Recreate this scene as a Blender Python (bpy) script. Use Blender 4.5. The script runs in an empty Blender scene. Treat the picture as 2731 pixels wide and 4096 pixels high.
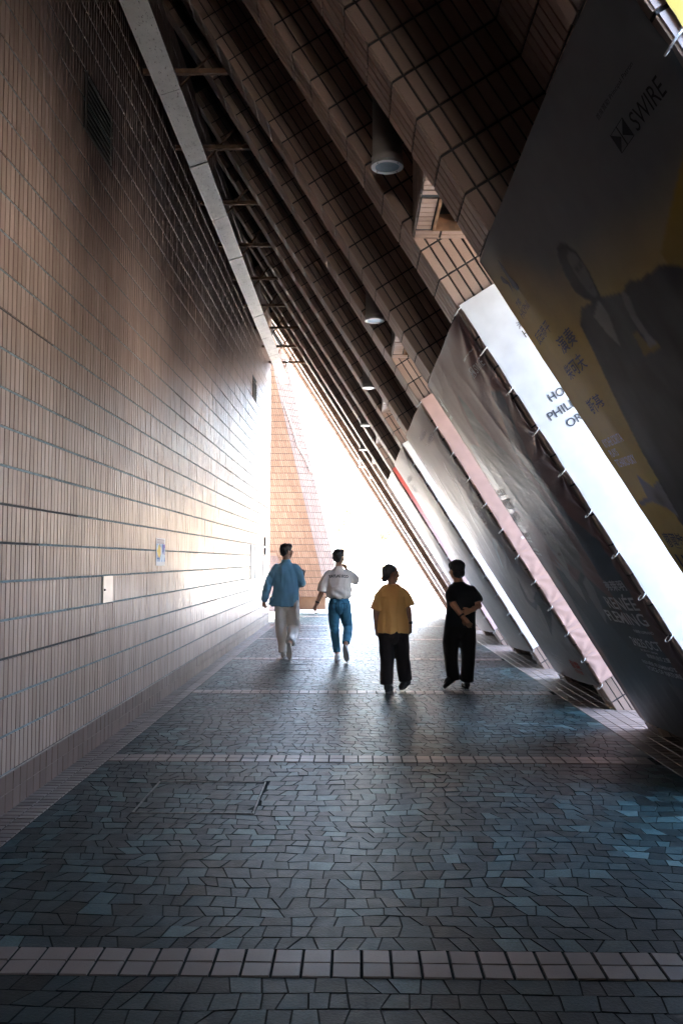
import bpy, bmesh, math, random
import numpy as np
from mathutils import Vector, Matrix, noise
from mathutils.bvhtree import BVHTree

random.seed(7)
rng = np.random.default_rng(7)
scene = bpy.context.scene
COL = scene.collection

# ------------------------------------------------------------------ camera
H = 1.55
cam_d = bpy.data.cameras.new('camera')
cam = bpy.data.objects.new('camera', cam_d)
COL.objects.link(cam)
CR = np.array([0.99988229, 0.01510348, 0.00270093])
CU = np.array([-0.00186821, -0.05487943, 0.99849124])
CF = np.array([-0.01522892, 0.99837875, 0.05484475])
cam.matrix_world = Matrix(((CR[0], CU[0], -CF[0], 0), (CR[1], CU[1], -CF[1], 0), (CR[2], CU[2], -CF[2], H), (0, 0, 0, 1)))
cam_d.sensor_fit = 'VERTICAL'
cam_d.sensor_height = 36.0
cam_d.sensor_width = 24.0
cam_d.lens = 30.896
cam_d.clip_start = 0.05
cam_d.clip_end = 2000
scene.camera = cam
FPX = 3515.0                                   # focal length in pixels of the full photograph

# ------------------------------------------------------------------ light
SUN = Vector((-0.50, 0.06, 0.80)).normalized()     # towards the sun
world = bpy.data.worlds.new('World')
scene.world = world
world.use_nodes = True
wn = world.node_tree.nodes
wn.clear()
sky = wn.new('ShaderNodeTexSky')
sky.sky_type = 'NISHITA'
sky.sun_disc = False
sky.sun_elevation = math.asin(SUN.z)
sky.sun_rotation = math.atan2(SUN.x, SUN.y)
sky.air_density = 1.0
sky.dust_density = 4.0
sky.ozone_density = 0.3
bg = wn.new('ShaderNodeBackground')
bg.inputs['Strength'].default_value = 0.15
wo = wn.new('ShaderNodeOutputWorld')
world.node_tree.links.new(sky.outputs[0], bg.inputs[0])
world.node_tree.links.new(bg.outputs[0], wo.inputs[0])
sun_d = bpy.data.lights.new('sun', 'SUN')
sun_d.energy = 4.0
sun_d.angle = math.radians(0.53)
sun_d.color = (1.0, 0.95, 0.87)
sun = bpy.data.objects.new('sun', sun_d)
sun.rotation_euler = SUN.to_track_quat('Z', 'Y').to_euler()
COL.objects.link(sun)

scene.view_settings.view_transform = 'Standard'
scene.view_settings.look = 'None'
scene.view_settings.gamma = 1.0
scene.view_settings.use_curve_mapping = False
scene.view_settings.exposure = 5.5
scene.cycles.use_denoising = True
scene.cycles.max_bounces = 10
scene.cycles.diffuse_bounces = 6
scene.cycles.sample_clamp_indirect = 12.0
scene.cycles.caustics_reflective = False
scene.cycles.caustics_refractive = False

# ------------------------------------------------------------------ measured layout (metres)
XW = -2.136                     # face of the tiled wall
X0 = 2.7147                     # foot of the slanted inner face
TH = math.radians(57.764)
PER, YA2, RW, OB = 3.4811, 5.7863, 0.3849, 2.0998   # bay length, first rib of bay 2, rib width, second rib offset
CT, PIT = 0.2324, 0.0704        # tile course and tile pitch
AX = np.array([-math.cos(TH), 0, math.sin(TH)])     # up the slant
EX = np.array([math.sin(TH), 0, math.cos(TH)])      # outward, away from the passage
YD = np.array([0.0, 1.0, 0.0])
REC = 9 * PIT                   # depth of the recess between two ribs
RIBD = 1.20                     # depth of a rib
YB = 3.4689                     # first light band
WALL_END = 22.05
def ya(k): return YA2 + PER * (k - 2)

# ------------------------------------------------------------------ helpers
def tag(o, label=None, cat=None, group=None, kind=None):
    if label: o['label'] = label
    if cat: o['category'] = cat
    if group: o['group'] = group
    if kind: o['kind'] = kind
    return o

def empty(name, loc, label=None, cat=None, group=None, kind=None):
    o = bpy.data.objects.new(name, None)
    o.empty_display_size = 0.1
    COL.objects.link(o)
    o.location = loc
    return tag(o, label, cat, group, kind)

def base_of(o):
    v = Vector((0, 0, 0))
    while o is not None:
        v += o.location
        o = o.parent
    return np.array(v)

class MB:
    """collects faces with a tone per face"""
    def __init__(s): s.v, s.f, s.t, s.m, s.n = [], [], [], [], 0
    def add(s, verts, faces, tone=0.0, mi=0):
        s.v.append(np.asarray(verts, float).reshape(-1, 3))
        for f in faces:
            s.f.append(tuple(i + s.n for i in f)); s.t.append(tone); s.m.append(mi)
        s.n += len(s.v[-1])
    def box(s, lo, hi, tone=0.0, mi=0):
        x0, y0, z0 = lo; x1, y1, z1 = hi
        s.add([(x0, y0, z0), (x1, y0, z0), (x1, y1, z0), (x0, y1, z0), (x0, y0, z1), (x1, y0, z1), (x1, y1, z1), (x0, y1, z1)],
              [(0, 3, 2, 1), (4, 5, 6, 7), (0, 1, 5, 4), (1, 2, 6, 5), (2, 3, 7, 6), (3, 0, 4, 7)], tone, mi)
    def obox(s, o, u, v, n, tone=0.0, mi=0):
        o, u, v, n = (np.asarray(a, float) for a in (o, u, v, n))
        if np.dot(np.cross(u, v), n) < 0: u, v = v, u
        s.add([o, o + u, o + u + v, o + v, o + n, o + u + n, o + u + v + n, o + v + n],
              [(0, 3, 2, 1), (4, 5, 6, 7), (0, 1, 5, 4), (1, 2, 6, 5), (2, 3, 7, 6), (3, 0, 4, 7)], tone, mi)
    def tube(s, pts, r, seg=8, caps=True, tone=0.0, mi=0, ref=(0, 0, 1)):
        pts = np.asarray(pts, float); k = len(pts)
        rr = r if hasattr(r, '__len__') else [r] * k
        vs = []; a = None
        for i in range(k):
            t = pts[min(i + 1, k - 1)] - pts[max(i - 1, 0)]; t /= np.linalg.norm(t) + 1e-12
            if a is None:
                a = np.cross(t, ref)
                if np.linalg.norm(a) < 0.15: a = np.cross(t, (0.03, 1, 0))
            else:
                a = a - t * (a @ t)                      # carry the frame along without twisting
            a = a / (np.linalg.norm(a) + 1e-12); b = np.cross(t, a)
            ra, rb = rr[i] if hasattr(rr[i], '__len__') else (rr[i], rr[i])
            for j in range(seg):
                w = 2 * math.pi * j / seg
                vs.append(pts[i] + a * ra * math.cos(w) + b * rb * math.sin(w))
        fs = [(i * seg + j, i * seg + (j + 1) % seg, (i + 1) * seg + (j + 1) % seg, (i + 1) * seg + j) for i in range(k - 1) for j in range(seg)]
        if caps:
            fs.append(tuple(range(seg))[::-1]); fs.append(tuple(range((k - 1) * seg, k * seg)))
        s.add(vs, fs, tone, mi)
    def rings(s, rs, seg=16, tone=0.0, mi=0):
        """rs: (x, y, z, rx, ry [, yaw]) stacked upward"""
        vs = []
        for q in rs:
            x, y, z, rx, ry = q[:5]; yw = q[5] if len(q) > 5 else 0
            for j in range(seg):
                w = 2 * math.pi * j / seg
                px, py = rx * math.cos(w), ry * math.sin(w)
                vs.append((x + px * math.cos(yw) - py * math.sin(yw), y + px * math.sin(yw) + py * math.cos(yw), z))
        k = len(rs)
        fs = [(i * seg + j, i * seg + (j + 1) % seg, (i + 1) * seg + (j + 1) % seg, (i + 1) * seg + j) for i in range(k - 1) for j in range(seg)]
        fs.append(tuple(range(seg))[::-1]); fs.append(tuple(range((k - 1) * seg, k * seg)))
        s.add(vs, fs, tone, mi)
    def ball(s, c, r, seg=12, n=8, tone=0.0, mi=0, rot=None):
        r = np.array(r if hasattr(r, '__len__') else (r, r, r), float); c = np.asarray(c, float)
        vs = [(0, 0, -1)]
        for i in range(1, n):
            a = math.pi * i / n
            for j in range(seg):
                w = 2 * math.pi * j / seg
                vs.append((math.sin(a) * math.cos(w), math.sin(a) * math.sin(w), -math.cos(a)))
        vs.append((0, 0, 1)); vs = np.array(vs) * r
        if rot is not None: vs = vs @ np.asarray(rot).T
        fs = [(0, 1 + (j + 1) % seg, 1 + j) for j in range(seg)]
        for i in range(n - 2):
            b = 1 + i * seg
            fs += [(b + j, b + (j + 1) % seg, b + seg + (j + 1) % seg, b + seg + j) for j in range(seg)]
        b = 1 + (n - 2) * seg; top = len(vs) - 1
        fs += [(b + j, b + (j + 1) % seg, top) for j in range(seg)]
        s.add(vs + c, fs, tone, mi)
    def mesh(s, name, off=None):
        me = bpy.data.meshes.new(name)
        v = np.concatenate(s.v) if s.v else np.zeros((0, 3))
        if off is not None: v = v - off
        me.from_pydata(v.tolist(), [], s.f)
        at = me.attributes.new('tone', 'FLOAT', 'FACE')
        at.data.foreach_set('value', np.array(s.t, 'f'))
        me.polygons.foreach_set('material_index', np.array(s.m, 'i'))
        me.update()
        return me
    def build(s, name, mat, parent=None, smooth=False, **kw):
        off = base_of(parent) if parent is not None else None
        me = s.mesh(name, off)
        for m in (mat if isinstance(mat, (list, tuple)) else [mat]): me.materials.append(m)
        if smooth: me.polygons.foreach_set('use_smooth', np.ones(len(me.polygons), bool))
        o = bpy.data.objects.new(name, me)
        COL.objects.link(o)
        if parent is not None: o.parent = parent
        return tag(o, **kw)

def add_obj(name, me, parent, mw=None, **kw):
    o = bpy.data.objects.new(name, me); COL.objects.link(o)
    o.parent = parent
    if mw is not None: o.matrix_local = mw
    return tag(o, **kw)

# ------------------------------------------------------------------ materials
def new_mat(name):
    m = bpy.data.materials.new(name); m.use_nodes = True
    nt = m.node_tree; b = nt.nodes['Principled BSDF']
    return m, nt, b
def N(nt, t, **kw):
    n = nt.nodes.new(t)
    for k, v in kw.items():
        if k in n.inputs: n.inputs[k].default_value = v
        else: setattr(n, k, v)
    return n
def tone_value(nt):
    at = N(nt, 'ShaderNodeAttribute', attribute_name='tone')
    oi = N(nt, 'ShaderNodeObjectInfo')
    ad = N(nt, 'ShaderNodeMath', operation='ADD'); nt.links.new(at.outputs['Fac'], ad.inputs[0]); nt.links.new(oi.outputs['Random'], ad.inputs[1])
    fr = N(nt, 'ShaderNodeMath', operation='FRACT'); nt.links.new(ad.outputs[0], fr.inputs[0])
    return fr.outputs[0]
def ramp(nt, src, stops):
    r = N(nt, 'ShaderNodeValToRGB')
    el = r.color_ramp.elements
    while len(el) < len(stops): el.new(0.5)
    for e, (p, c) in zip(el, stops): e.position = p; e.color = (*c, 1)
    nt.links.new(src, r.inputs[0]); return r.outputs[0]
def noise_tex(nt, scale, detail=3, rough=0.5, sx=1, sy=1, sz=1, world=True):
    if world:
        g = N(nt, 'ShaderNodeNewGeometry'); src = g.outputs['Position']
    else:
        g = N(nt, 'ShaderNodeTexCoord'); src = g.outputs['Object']
    mp = N(nt, 'ShaderNodeMapping'); mp.inputs['Scale'].default_value = (sx, sy, sz)
    nt.links.new(src, mp.inputs[0])
    n = N(nt, 'ShaderNodeTexNoise'); n.inputs['Scale'].default_value = scale; n.inputs['Detail'].default_value = detail; n.inputs['Roughness'].default_value = rough
    nt.links.new(mp.outputs[0], n.inputs['Vector'])
    return n.outputs['Fac']
def mix(nt, fac, a, b, mode='MIX'):
    m = N(nt, 'ShaderNodeMix', data_type='RGBA', blend_type=mode)
    if hasattr(fac, 'is_linked') or not isinstance(fac, (int, float)): nt.links.new(fac, m.inputs[0])
    else: m.inputs[0].default_value = fac
    for i, c in ((6, a), (7, b)):
        if isinstance(c, tuple): m.inputs[i].default_value = (*c, 1)
        else: nt.links.new(c, m.inputs[i])
    return m.outputs[2]
def bump(nt, b, h, strength=0.2, dist=0.002):
    n = N(nt, 'ShaderNodeBump'); n.inputs['Strength'].default_value = strength; n.inputs['Distance'].default_value = dist
    nt.links.new(h, n.inputs['Height']); nt.links.new(n.outputs[0], b.inputs['Normal'])

def tile_material(name, c0, c1, rough, stain=(0.5, 0.42, 0.36), stain_amt=0.35, spec=0.5, stretch=(0.6, 0.6, 0.12)):
    m, nt, b = new_mat(name)
    base = ramp(nt, tone_value(nt), [(0, c0), (0.55, tuple((x + y) / 2 for x, y in zip(c0, c1))), (1, c1)])
    sp = noise_tex(nt, 260, 2)
    base = mix(nt, ramp(nt, sp, [(0.30, (0.72, 0.70, 0.68)), (0.42, (1, 1, 1))]), (0, 0, 0), base) if False else mix(nt, 0.9, base, ramp(nt, sp, [(0.28, (0.6, 0.57, 0.55)), (0.42, (1, 1, 1))]), 'MULTIPLY')
    st = noise_tex(nt, 1.3, 5, 0.6, *stretch)
    base = mix(nt, 1.0, base, ramp(nt, st, [(0.25, tuple(1 - stain_amt * 1.5 * (1 - s) for s in stain)), (0.75, (1, 1, 1))]), 'MULTIPLY')
    nt.links.new(base, b.inputs['Base Color'])
    rv = N(nt, 'ShaderNodeMapRange'); rv.inputs[3].default_value = rough - 0.07; rv.inputs[4].default_value = rough + 0.12
    nt.links.new(noise_tex(nt, 3.0, 3), rv.inputs[0]); nt.links.new(rv.outputs[0], b.inputs['Roughness'])
    b.inputs['Specular IOR Level'].default_value = spec
    bump(nt, b, noise_tex(nt, 120, 2), 0.25, 0.0012)
    return m
def simple(name, col, rough=0.6, metal=0.0, var=0.12, scale=8, bstr=0.0, bscale=60, spec=0.5):
    m, nt, b = new_mat(name)
    n = noise_tex(nt, scale, 4)
    lo = tuple(c * (1 - var) for c in col); hi = tuple(min(1, c * (1 + var)) for c in col)
    nt.links.new(ramp(nt, n, [(0.3, lo), (0.7, hi)]), b.inputs['Base Color'])
    b.inputs['Roughness'].default_value = rough; b.inputs['Metallic'].default_value = metal
    b.inputs['Specular IOR Level'].default_value = spec
    if bstr: bump(nt, b, noise_tex(nt, bscale, 3), bstr, 0.003)
    return m

M = {}
M['wall_tile'] = tile_material('wall tile', (0.25, 0.175, 0.142), (0.355, 0.262, 0.22), 0.33, stain_amt=0.30, stretch=(1.0, 5.0, 0.22), spec=0.40)
M['rib_tile'] = tile_material('rib tile', (0.335, 0.240, 0.195), (0.45, 0.335, 0.28), 0.38, stretch=(0.5, 0.5, 0.5))
M['pier_tile'] = tile_material('pier tile', (0.165, 0.095, 0.062), (0.225, 0.138, 0.095), 0.5)
M['unseen_dark'] = simple('dark unseen blockers', (0.08, 0.06, 0.05), 0.6)  # kept dark so the unseen rear and added slab bounce little light
M['plinth_tile'] = tile_material('plinth tile', (0.10, 0.064, 0.052), (0.14, 0.094, 0.078), 0.42)
M['band_tile'] = tile_material('band tile', (0.145, 0.118, 0.105), (0.225, 0.187, 0.168), 0.42, stretch=(0.8, 0.8, 0.8))
M['joint_dark'] = simple('dark joint', (0.035, 0.036, 0.038), 0.9, scale=20)
M['joint_grey'] = simple('grey mortar', (0.13, 0.17, 0.185), 0.85, scale=14, var=0.45)
M['joint_pale'] = simple('pale mortar', (0.30, 0.26, 0.23), 0.85, scale=14, var=0.3)
def sett_material():
    m, nt, b = new_mat('paving stone')
    base = ramp(nt, tone_value(nt), [(0, (0.0035, 0.0085, 0.0095)), (0.3, (0.009, 0.021, 0.023)), (0.7, (0.016, 0.038, 0.042)), (0.9, (0.028, 0.064, 0.069)), (1, (0.060, 0.110, 0.113))])
    base = mix(nt, 1.0, base, ramp(nt, noise_tex(nt, 90, 4, 0.65), [(0.3, (0.62, 0.62, 0.62)), (0.7, (1.3, 1.3, 1.3))]), 'MULTIPLY')
    base = mix(nt, 1.0, base, ramp(nt, noise_tex(nt, 0.7, 4), [(0.35, (0.7, 0.68, 0.66)), (0.65, (1.12, 1.12, 1.12))]), 'MULTIPLY')
    nt.links.new(base, b.inputs['Base Color'])
    rv = N(nt, 'ShaderNodeMapRange'); rv.inputs[3].default_value = 0.30; rv.inputs[4].default_value = 0.58; b.inputs['Specular IOR Level'].default_value = 0.17
    nt.links.new(noise_tex(nt, 14, 3), rv.inputs[0]); nt.links.new(rv.outputs[0], b.inputs['Roughness'])
    bump(nt, b, noise_tex(nt, 70, 4, 0.65), 0.55, 0.0035)
    return m
M['sett'] = sett_material()
M['floor_mortar'] = simple('floor mortar', (0.017, 0.024, 0.0245), 0.95, scale=25, var=0.3, spec=0.08)
M['plaza'] = simple('plaza paving', (0.42, 0.40, 0.37), 0.75, scale=2, var=0.1, bstr=0.2)
M['concrete_dark'] = simple('dark soffit', (0.06, 0.055, 0.052), 0.9, scale=4)
M['duct'] = None
def duct_material():
    m, nt, b = new_mat('weathered white paint')
    n = noise_tex(nt, 5, 6, 0.7, 1, 1, 1)
    c = ramp(nt, n, [(0.30, (0.22, 0.20, 0.18)), (0.40, (0.50, 0.49, 0.46)), (0.75, (0.62, 0.61, 0.58))])
    n2 = noise_tex(nt, 42, 5, 0.75, 1, 0.35, 1)
    c = mix(nt, ramp(nt, n2, [(0.36, (1, 1, 1)), (0.41, (0, 0, 0))]), c, (0.10, 0.085, 0.07))
    nt.links.new(c, b.inputs['Base Color']); b.inputs['Roughness'].default_value = 0.55
    bump(nt, b, n2, 0.3, 0.003)
    return m
M['duct'] = duct_material()
M['rust'] = simple('rusty steel', (0.16, 0.085, 0.045), 0.75, scale=12, var=0.5)
M['lamp_body'] = simple('lamp housing', (0.30, 0.28, 0.26), 0.5, metal=0.0, scale=5)
M['lamp_rim'] = simple('lamp rim', (0.42, 0.43, 0.43), 0.4, metal=0.3)
M['lamp_glass'] = simple('lamp glass', (0.24, 0.34, 0.375), 0.15, scale=6, var=0.2)
M['steel'] = simple('brushed steel', (0.55, 0.50, 0.46), 0.35, metal=0.8, scale=5)
M['cover_steel'] = simple('worn steel edge', (0.16, 0.16, 0.155), 0.5, metal=0.6, scale=30, var=0.5)
M['black'] = simple('black', (0.012, 0.012, 0.013), 0.5)
M['slat'] = simple('louvre slat', (0.07, 0.062, 0.056), 0.6)
M['tie'] = simple('white cable tie', (0.50, 0.50, 0.49), 0.45)
M['white_paper'] = simple('paper', (0.72, 0.72, 0.70), 0.6)

# ------------------------------------------------------------------ tile faces
def frustum(w, h, d, ch):
    a, b = w / 2, h / 2
    return ([(-a, -b, 0), (a, -b, 0), (a, b, 0), (-a, b, 0), (-a + ch, -b + ch, d), (a - ch, -b + ch, d), (a - ch, b - ch, d), (-a + ch, b - ch, d)],
            [(4, 5, 6, 7), (0, 1, 5, 4), (1, 2, 6, 5), (2, 3, 7, 6), (3, 0, 4, 7)])
_shared = {}
def shared_tile(w, h, d, ch, mat):
    key = (round(w, 4), round(h, 4), d, ch, mat.name)
    if key not in _shared:
        b = MB(); b.add(*frustum(w, h, d, ch)); me = b.mesh('tile_shape'); me.materials.append(mat); _shared[key] = me
    return _shared[key]
def screen_area(c, u, v):
    """pixels of the full photograph that a piece at c with edges u, v covers; 0 outside the frame"""
    q = [c - u / 2 - v / 2, c + u / 2 - v / 2, c + u / 2 + v / 2, c - u / 2 + v / 2]
    P = []
    for p in q:
        d = p - np.array([0, 0, H]); z = d @ CF
        if z < 0.3: return 0
        P.append((FPX * (d @ CR) / z, FPX * (d @ CU) / z))
    cx = sum(p[0] for p in P) / 4; cy = sum(p[1] for p in P) / 4
    if abs(cx) > 1355 or abs(cy) > 2040: return 0
    return abs(sum(P[i][0] * P[(i + 1) % 4][1] - P[(i + 1) % 4][0] * P[i][1] for i in range(4))) / 2

class TileSet:
    """tiles of one thing: the largest in view become parts, the rest one part of kind stuff"""
    def __init__(s, name, mat, parent, d=0.007, ch=0.0025):
        s.name, s.mat, s.parent, s.d, s.ch, s.L = name, mat, parent, d, ch, []
    def put(s, c, u, v, n, w, h, seen=True):
        s.L.append((np.asarray(c, float), np.asarray(u, float), np.asarray(v, float), np.asarray(n, float), w, h, seen))
    def finish(s, limit=300, min_area=60.0):
        A = [screen_area(c, u * w, v * h) if seen else 0 for (c, u, v, n, w, h, seen) in s.L]
        order = sorted(range(len(A)), key=lambda i: -A[i])
        single = {i for i in order[:limit] if A[i] >= min_area}
        off = base_of(s.parent)
        mb = MB()
        for i, (c, u, v, n, w, h, seen) in enumerate(s.L):
            r = random.gauss(0, 0.004)
            n2 = n + u * random.gauss(0, 0.011) + v * random.gauss(0, 0.004); n2 /= np.linalg.norm(n2)
            u2 = u - n2 * (u @ n2); u2 /= np.linalg.norm(u2); v2 = np.cross(n2, u2)
            c2 = c + n * random.gauss(0, 0.0006)
            if i in single:
                me = shared_tile(w, h, s.d, s.ch, s.mat); p = c2 - off
                add_obj(s.name, me, s.parent, Matrix(((u2[0], v2[0], n2[0], p[0]), (u2[1], v2[1], n2[1], p[1]), (u2[2], v2[2], n2[2], p[2]), (0, 0, 0, 1))))
            else:
                V, F = frustum(w, h, s.d, s.ch); V = np.array(V)
                mb.add(c2 + V[:, :1] * u2 + V[:, 1:2] * v2 + V[:, 2:] * n2, F, random.random())
        if mb.n: mb.build(s.name, s.mat, s.parent, kind='stuff')

# ================================================================== SETTING: ground
ground = MB()
ground.add([(-400, -200, -0.012), (400, -200, -0.012), (400, 900, -0.012), (-400, 900, -0.012)], [(0, 1, 2, 3)])
ground.build('plaza_ground', M['plaza'], kind='structure')
FX0, FX1, FY0, FY1 = XW + 0.235, 2.345, 1.9, 25.9
floor_root = MB()
floor_root.box((XW - 0.01, -22.0, -0.30), (3.9, FY1 + 0.1, -0.0025))
floor = floor_root.build('cobbled_floor', M['floor_mortar'], kind='structure')

COVERS = [(-1.362, -0.614, 5.45 + i * 2 * PER, 6.22 + i * 2 * PER) for i in range(3)]
def make_setts():
    L = []                                     # (quad corners, cover index)
    for b in range(-1, 7):
        y0 = max(YB + PER * b + 0.118, FY0); y1 = min(YB + PER * (b + 1) - 0.118, FY1)
        if y1 <= y0: continue
        nr = max(1, int(round((y1 - y0) / 0.112)))
        seed = random.uniform(0, 50)
        def rowline(j, x, nr=nr, y0=y0, y1=y1, seed=seed):
            if j <= 0: return y0
            if j >= nr: return y1
            t = j / nr
            amp = min(j, nr - j, 4) / 4.0
            return y0 + (y1 - y0) * t + amp * (0.15 * noise.noise((x * 0.75, t * 3.0 + seed, 0)) + 0.030 * noise.noise((x * 4.5, j * 1.7 + seed, 3)))
        for j in range(nr):
            x = FX0; cuts = [x]
            while x < FX1 - 0.09:
                x += random.choice((random.uniform(0.065, 0.10), random.uniform(0.09, 0.14))); cuts.append(x)
            cuts[-1] = FX1
            sl = [0.0] + [random.gauss(0, 0.013) + 0.028 * noise.noise((c * 0.8, j * 0.35 + seed, 9)) for c in cuts[1:-1]] + [0.0]
            for i in range(len(cuts) - 1):
                a, c = cuts[i], cuts[i + 1]
                q = [(a + sl[i], rowline(j, a + sl[i])), (c + sl[i + 1], rowline(j, c + sl[i + 1])),
                     (c - sl[i + 1], rowline(j + 1, c - sl[i + 1])), (a - sl[i], rowline(j + 1, a - sl[i]))]
                L.append(np.array(q))
    return L
def half_clip(q, ax, val, keep_less):
    out = []; n = len(q)
    for i in range(n):
        a, b = q[i], q[(i + 1) % n]
        ia = (a[ax] <= val) == keep_less; ib = (b[ax] <= val) == keep_less
        if ia: out.append(a)
        if ia != ib:
            t = (val - a[ax]) / (b[ax] - a[ax]); out.append(a + (b - a) * t)
    return np.array(out) if len(out) > 2 else None
def clip_all(q, L):
    for ax, val, less in L:
        q = half_clip(q, ax, val, less)
        if q is None: return None
    return q
cover_objs = []
for i, rc in enumerate(COVERS):
    lab = ['paving-filled access cover nearest the camera, near the left wall', 'access cover set in the paving just before the man in the blue shirt', 'far access cover in the paving beyond the man in the blue shirt'][i]
    e = empty('access_cover', ((rc[0] + rc[1]) / 2, (rc[2] + rc[3]) / 2, 0), lab, 'access cover', 'access covers let into the paving')
    fr = MB(); x0, x1, y0, y1 = rc; w = 0.009
    fr.box((x0, y0, -0.02), (x0 + w, y1, 0.0065)); fr.box((x1 - w, y0, -0.02), (x1, y1, 0.0065))
    fr.box((x0 + w, y0, -0.02), (x1 - w, y0 + w, 0.0065)); fr.box((x0 + w, y1 - w, -0.02), (x1 - w, y1, 0.0065))
    fr.build('frame', M['cover_steel'], e)
    cover_objs.append(e)
def area2(q): return sum(q[i][0] * q[(i + 1) % len(q)][1] - q[(i + 1) % len(q)][0] * q[i][1] for i in range(len(q))) / 2
def sett_geo(q):
    """stone from a polygon: slightly tilted top with worn edges"""
    g = 0.0013 + random.random() * 0.0016
    c = q.mean(0); m = len(q)
    def inset(d):
        out = []
        for i in range(m):
            p, a, b = q[i], q[i - 1], q[(i + 1) % m]
            n1 = np.array([-(p - a)[1], (p - a)[0]]); n1 /= np.linalg.norm(n1) + 1e-9
            n2 = np.array([-(b - p)[1], (b - p)[0]]); n2 /= np.linalg.norm(n2) + 1e-9
            h = n1 + n2; k = max(0.35, h @ h / 2); out.append(p + h * d / k)
        return np.array(out)
    lo, hi = inset(g), inset(g + 0.0010)
    if area2(hi) < 0.55 * area2(q): return None, None
    tx, ty = random.gauss(0, 0.010), random.gauss(0, 0.010); z0 = random.gauss(0.0012, 0.0007)
    V = [(p[0], p[1], -0.0035) for p in lo] + [(p[0], p[1], z0 + (p[0] - c[0]) * tx + (p[1] - c[1]) * ty) for p in hi]
    return np.array(V), [tuple(range(m, 2 * m))] + [(i, (i + 1) % m, m + (i + 1) % m, m + i) for i in range(m)]
buckets = {None: []}
for i in range(len(COVERS)): buckets[i] = []
def tidy(q):
    """drop doubled corners; None if what is left is a sliver or not convex"""
    q = [p for i, p in enumerate(q) if np.linalg.norm(p - q[i - 1]) > 0.012]
    if len(q) < 3: return None
    q = np.array(q)
    if area2(q) < 0.0028: return None
    for i in range(len(q)):
        a, b, c = q[i - 1], q[i], q[(i + 1) % len(q)]
        if (b - a)[0] * (c - b)[1] - (b - a)[1] * (c - b)[0] < -2e-4: return None
    return q
for q in make_setts():
    todo = [(None, q)]
    for i, (x0, x1, y0, y1) in enumerate(COVERS):
        if q[:, 1].max() < y0 - 0.01 or q[:, 1].min() > y1 + 0.01 or q[:, 0].max() < x0 - 0.01 or q[:, 0].min() > x1 + 0.01: continue
        m = 0.011
        todo = [(i, clip_all(q, [(0, x0 + m, False), (0, x1 - m, True), (1, y0 + m, False), (1, y1 - m, True)])),
                (None, clip_all(q, [(0, x0 - .004, True)])), (None, clip_all(q, [(0, x1 + .004, False)])),
                (None, clip_all(q, [(0, x0 - .004, False), (0, x1 + .004, True), (1, y0 - .004, True)])),
                (None, clip_all(q, [(0, x0 - .004, False), (0, x1 + .004, True), (1, y1 + .004, False)]))]
    for own, r in todo:
        if r is None: continue
        r = tidy(r)
        if r is not None: buckets[own].append(r)
for own, L in buckets.items():
    parent = floor if own is None else cover_objs[own]
    off = base_of(parent)
    A = [screen_area(np.array([*q.mean(0), 0]), np.array([0.11, 0, 0]), np.array([0, 0.12, 0])) for q in L]
    order = sorted(range(len(L)), key=lambda i: -A[i]); single = {i for i in order[:300] if A[i] > 90}
    rest = MB()
    for i, q in enumerate(L):
        V, F = sett_geo(q)
        if V is None: continue
        if i in single:
            b = MB(); b.add(V, F, 0.0); b.m = [0] + [1] * (len(F) - 1); b.build('paving_stone', [M['sett'], M['floor_mortar']], parent)
        else: t_ = random.random(); rest.add(V, F[:1], t_); rest.add(V, F[1:], t_, 1)
    if rest.n: rest.build('paving_stone', [M['sett'], M['floor_mortar']], parent, kind='stuff')

# light transverse bands and borders
BT = 0.1135
UP = np.array([0, 0, 1.0]); XD = np.array([1.0, 0, 0])
for b in range(0, 7):
    yc = YB + PER * b
    root = MB(); root.box((FX0, yc - 0.117, -0.0035), (FX1, yc + 0.117, -0.0015))
    r = root.build('paving_band', M['floor_mortar'], kind='structure')
    ts = TileSet('band_tile', M['band_tile'], r, 0.0065, 0.002)
    n = int((FX1 - FX0) / BT)
    for i in range(n):
        for j in (-1, 1):
            ts.put((FX0 + BT * (i + 0.5), yc + j * 0.0575, -0.0015), XD, YD, UP, 0.1035, 0.1085)
    ts.finish(300, 150)
def border(name, x0, x1, ys, ye, pu, pv):
    root = MB(); root.box((x0, ys, -0.0035), (x1, ye, -0.0015))
    r = root.build(name, M['floor_mortar'], kind='structure')
    ts = TileSet('border_tile', M['band_tile'], r, 0.0065, 0.002)
    nu = int(round((x1 - x0) / pu)); pu = (x1 - x0) / nu
    for i in range(nu):
        for j in range(int((ye - ys) / pv)):
            ts.put((x0 + pu * (i + 0.5), ys + pv * (j + 0.5), -0.0015), XD, YD, UP, pu - 0.008, pv - 0.007)
    ts.finish(300, 150)
border('border_strip', XW + 0.002, FX0 - 0.002, 2.0, WALL_END, 0.117, 0.0704)
border('border_strip', FX1 + 0.002, 3.85, 2.0, FY1, 0.114, 0.1135)

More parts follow.
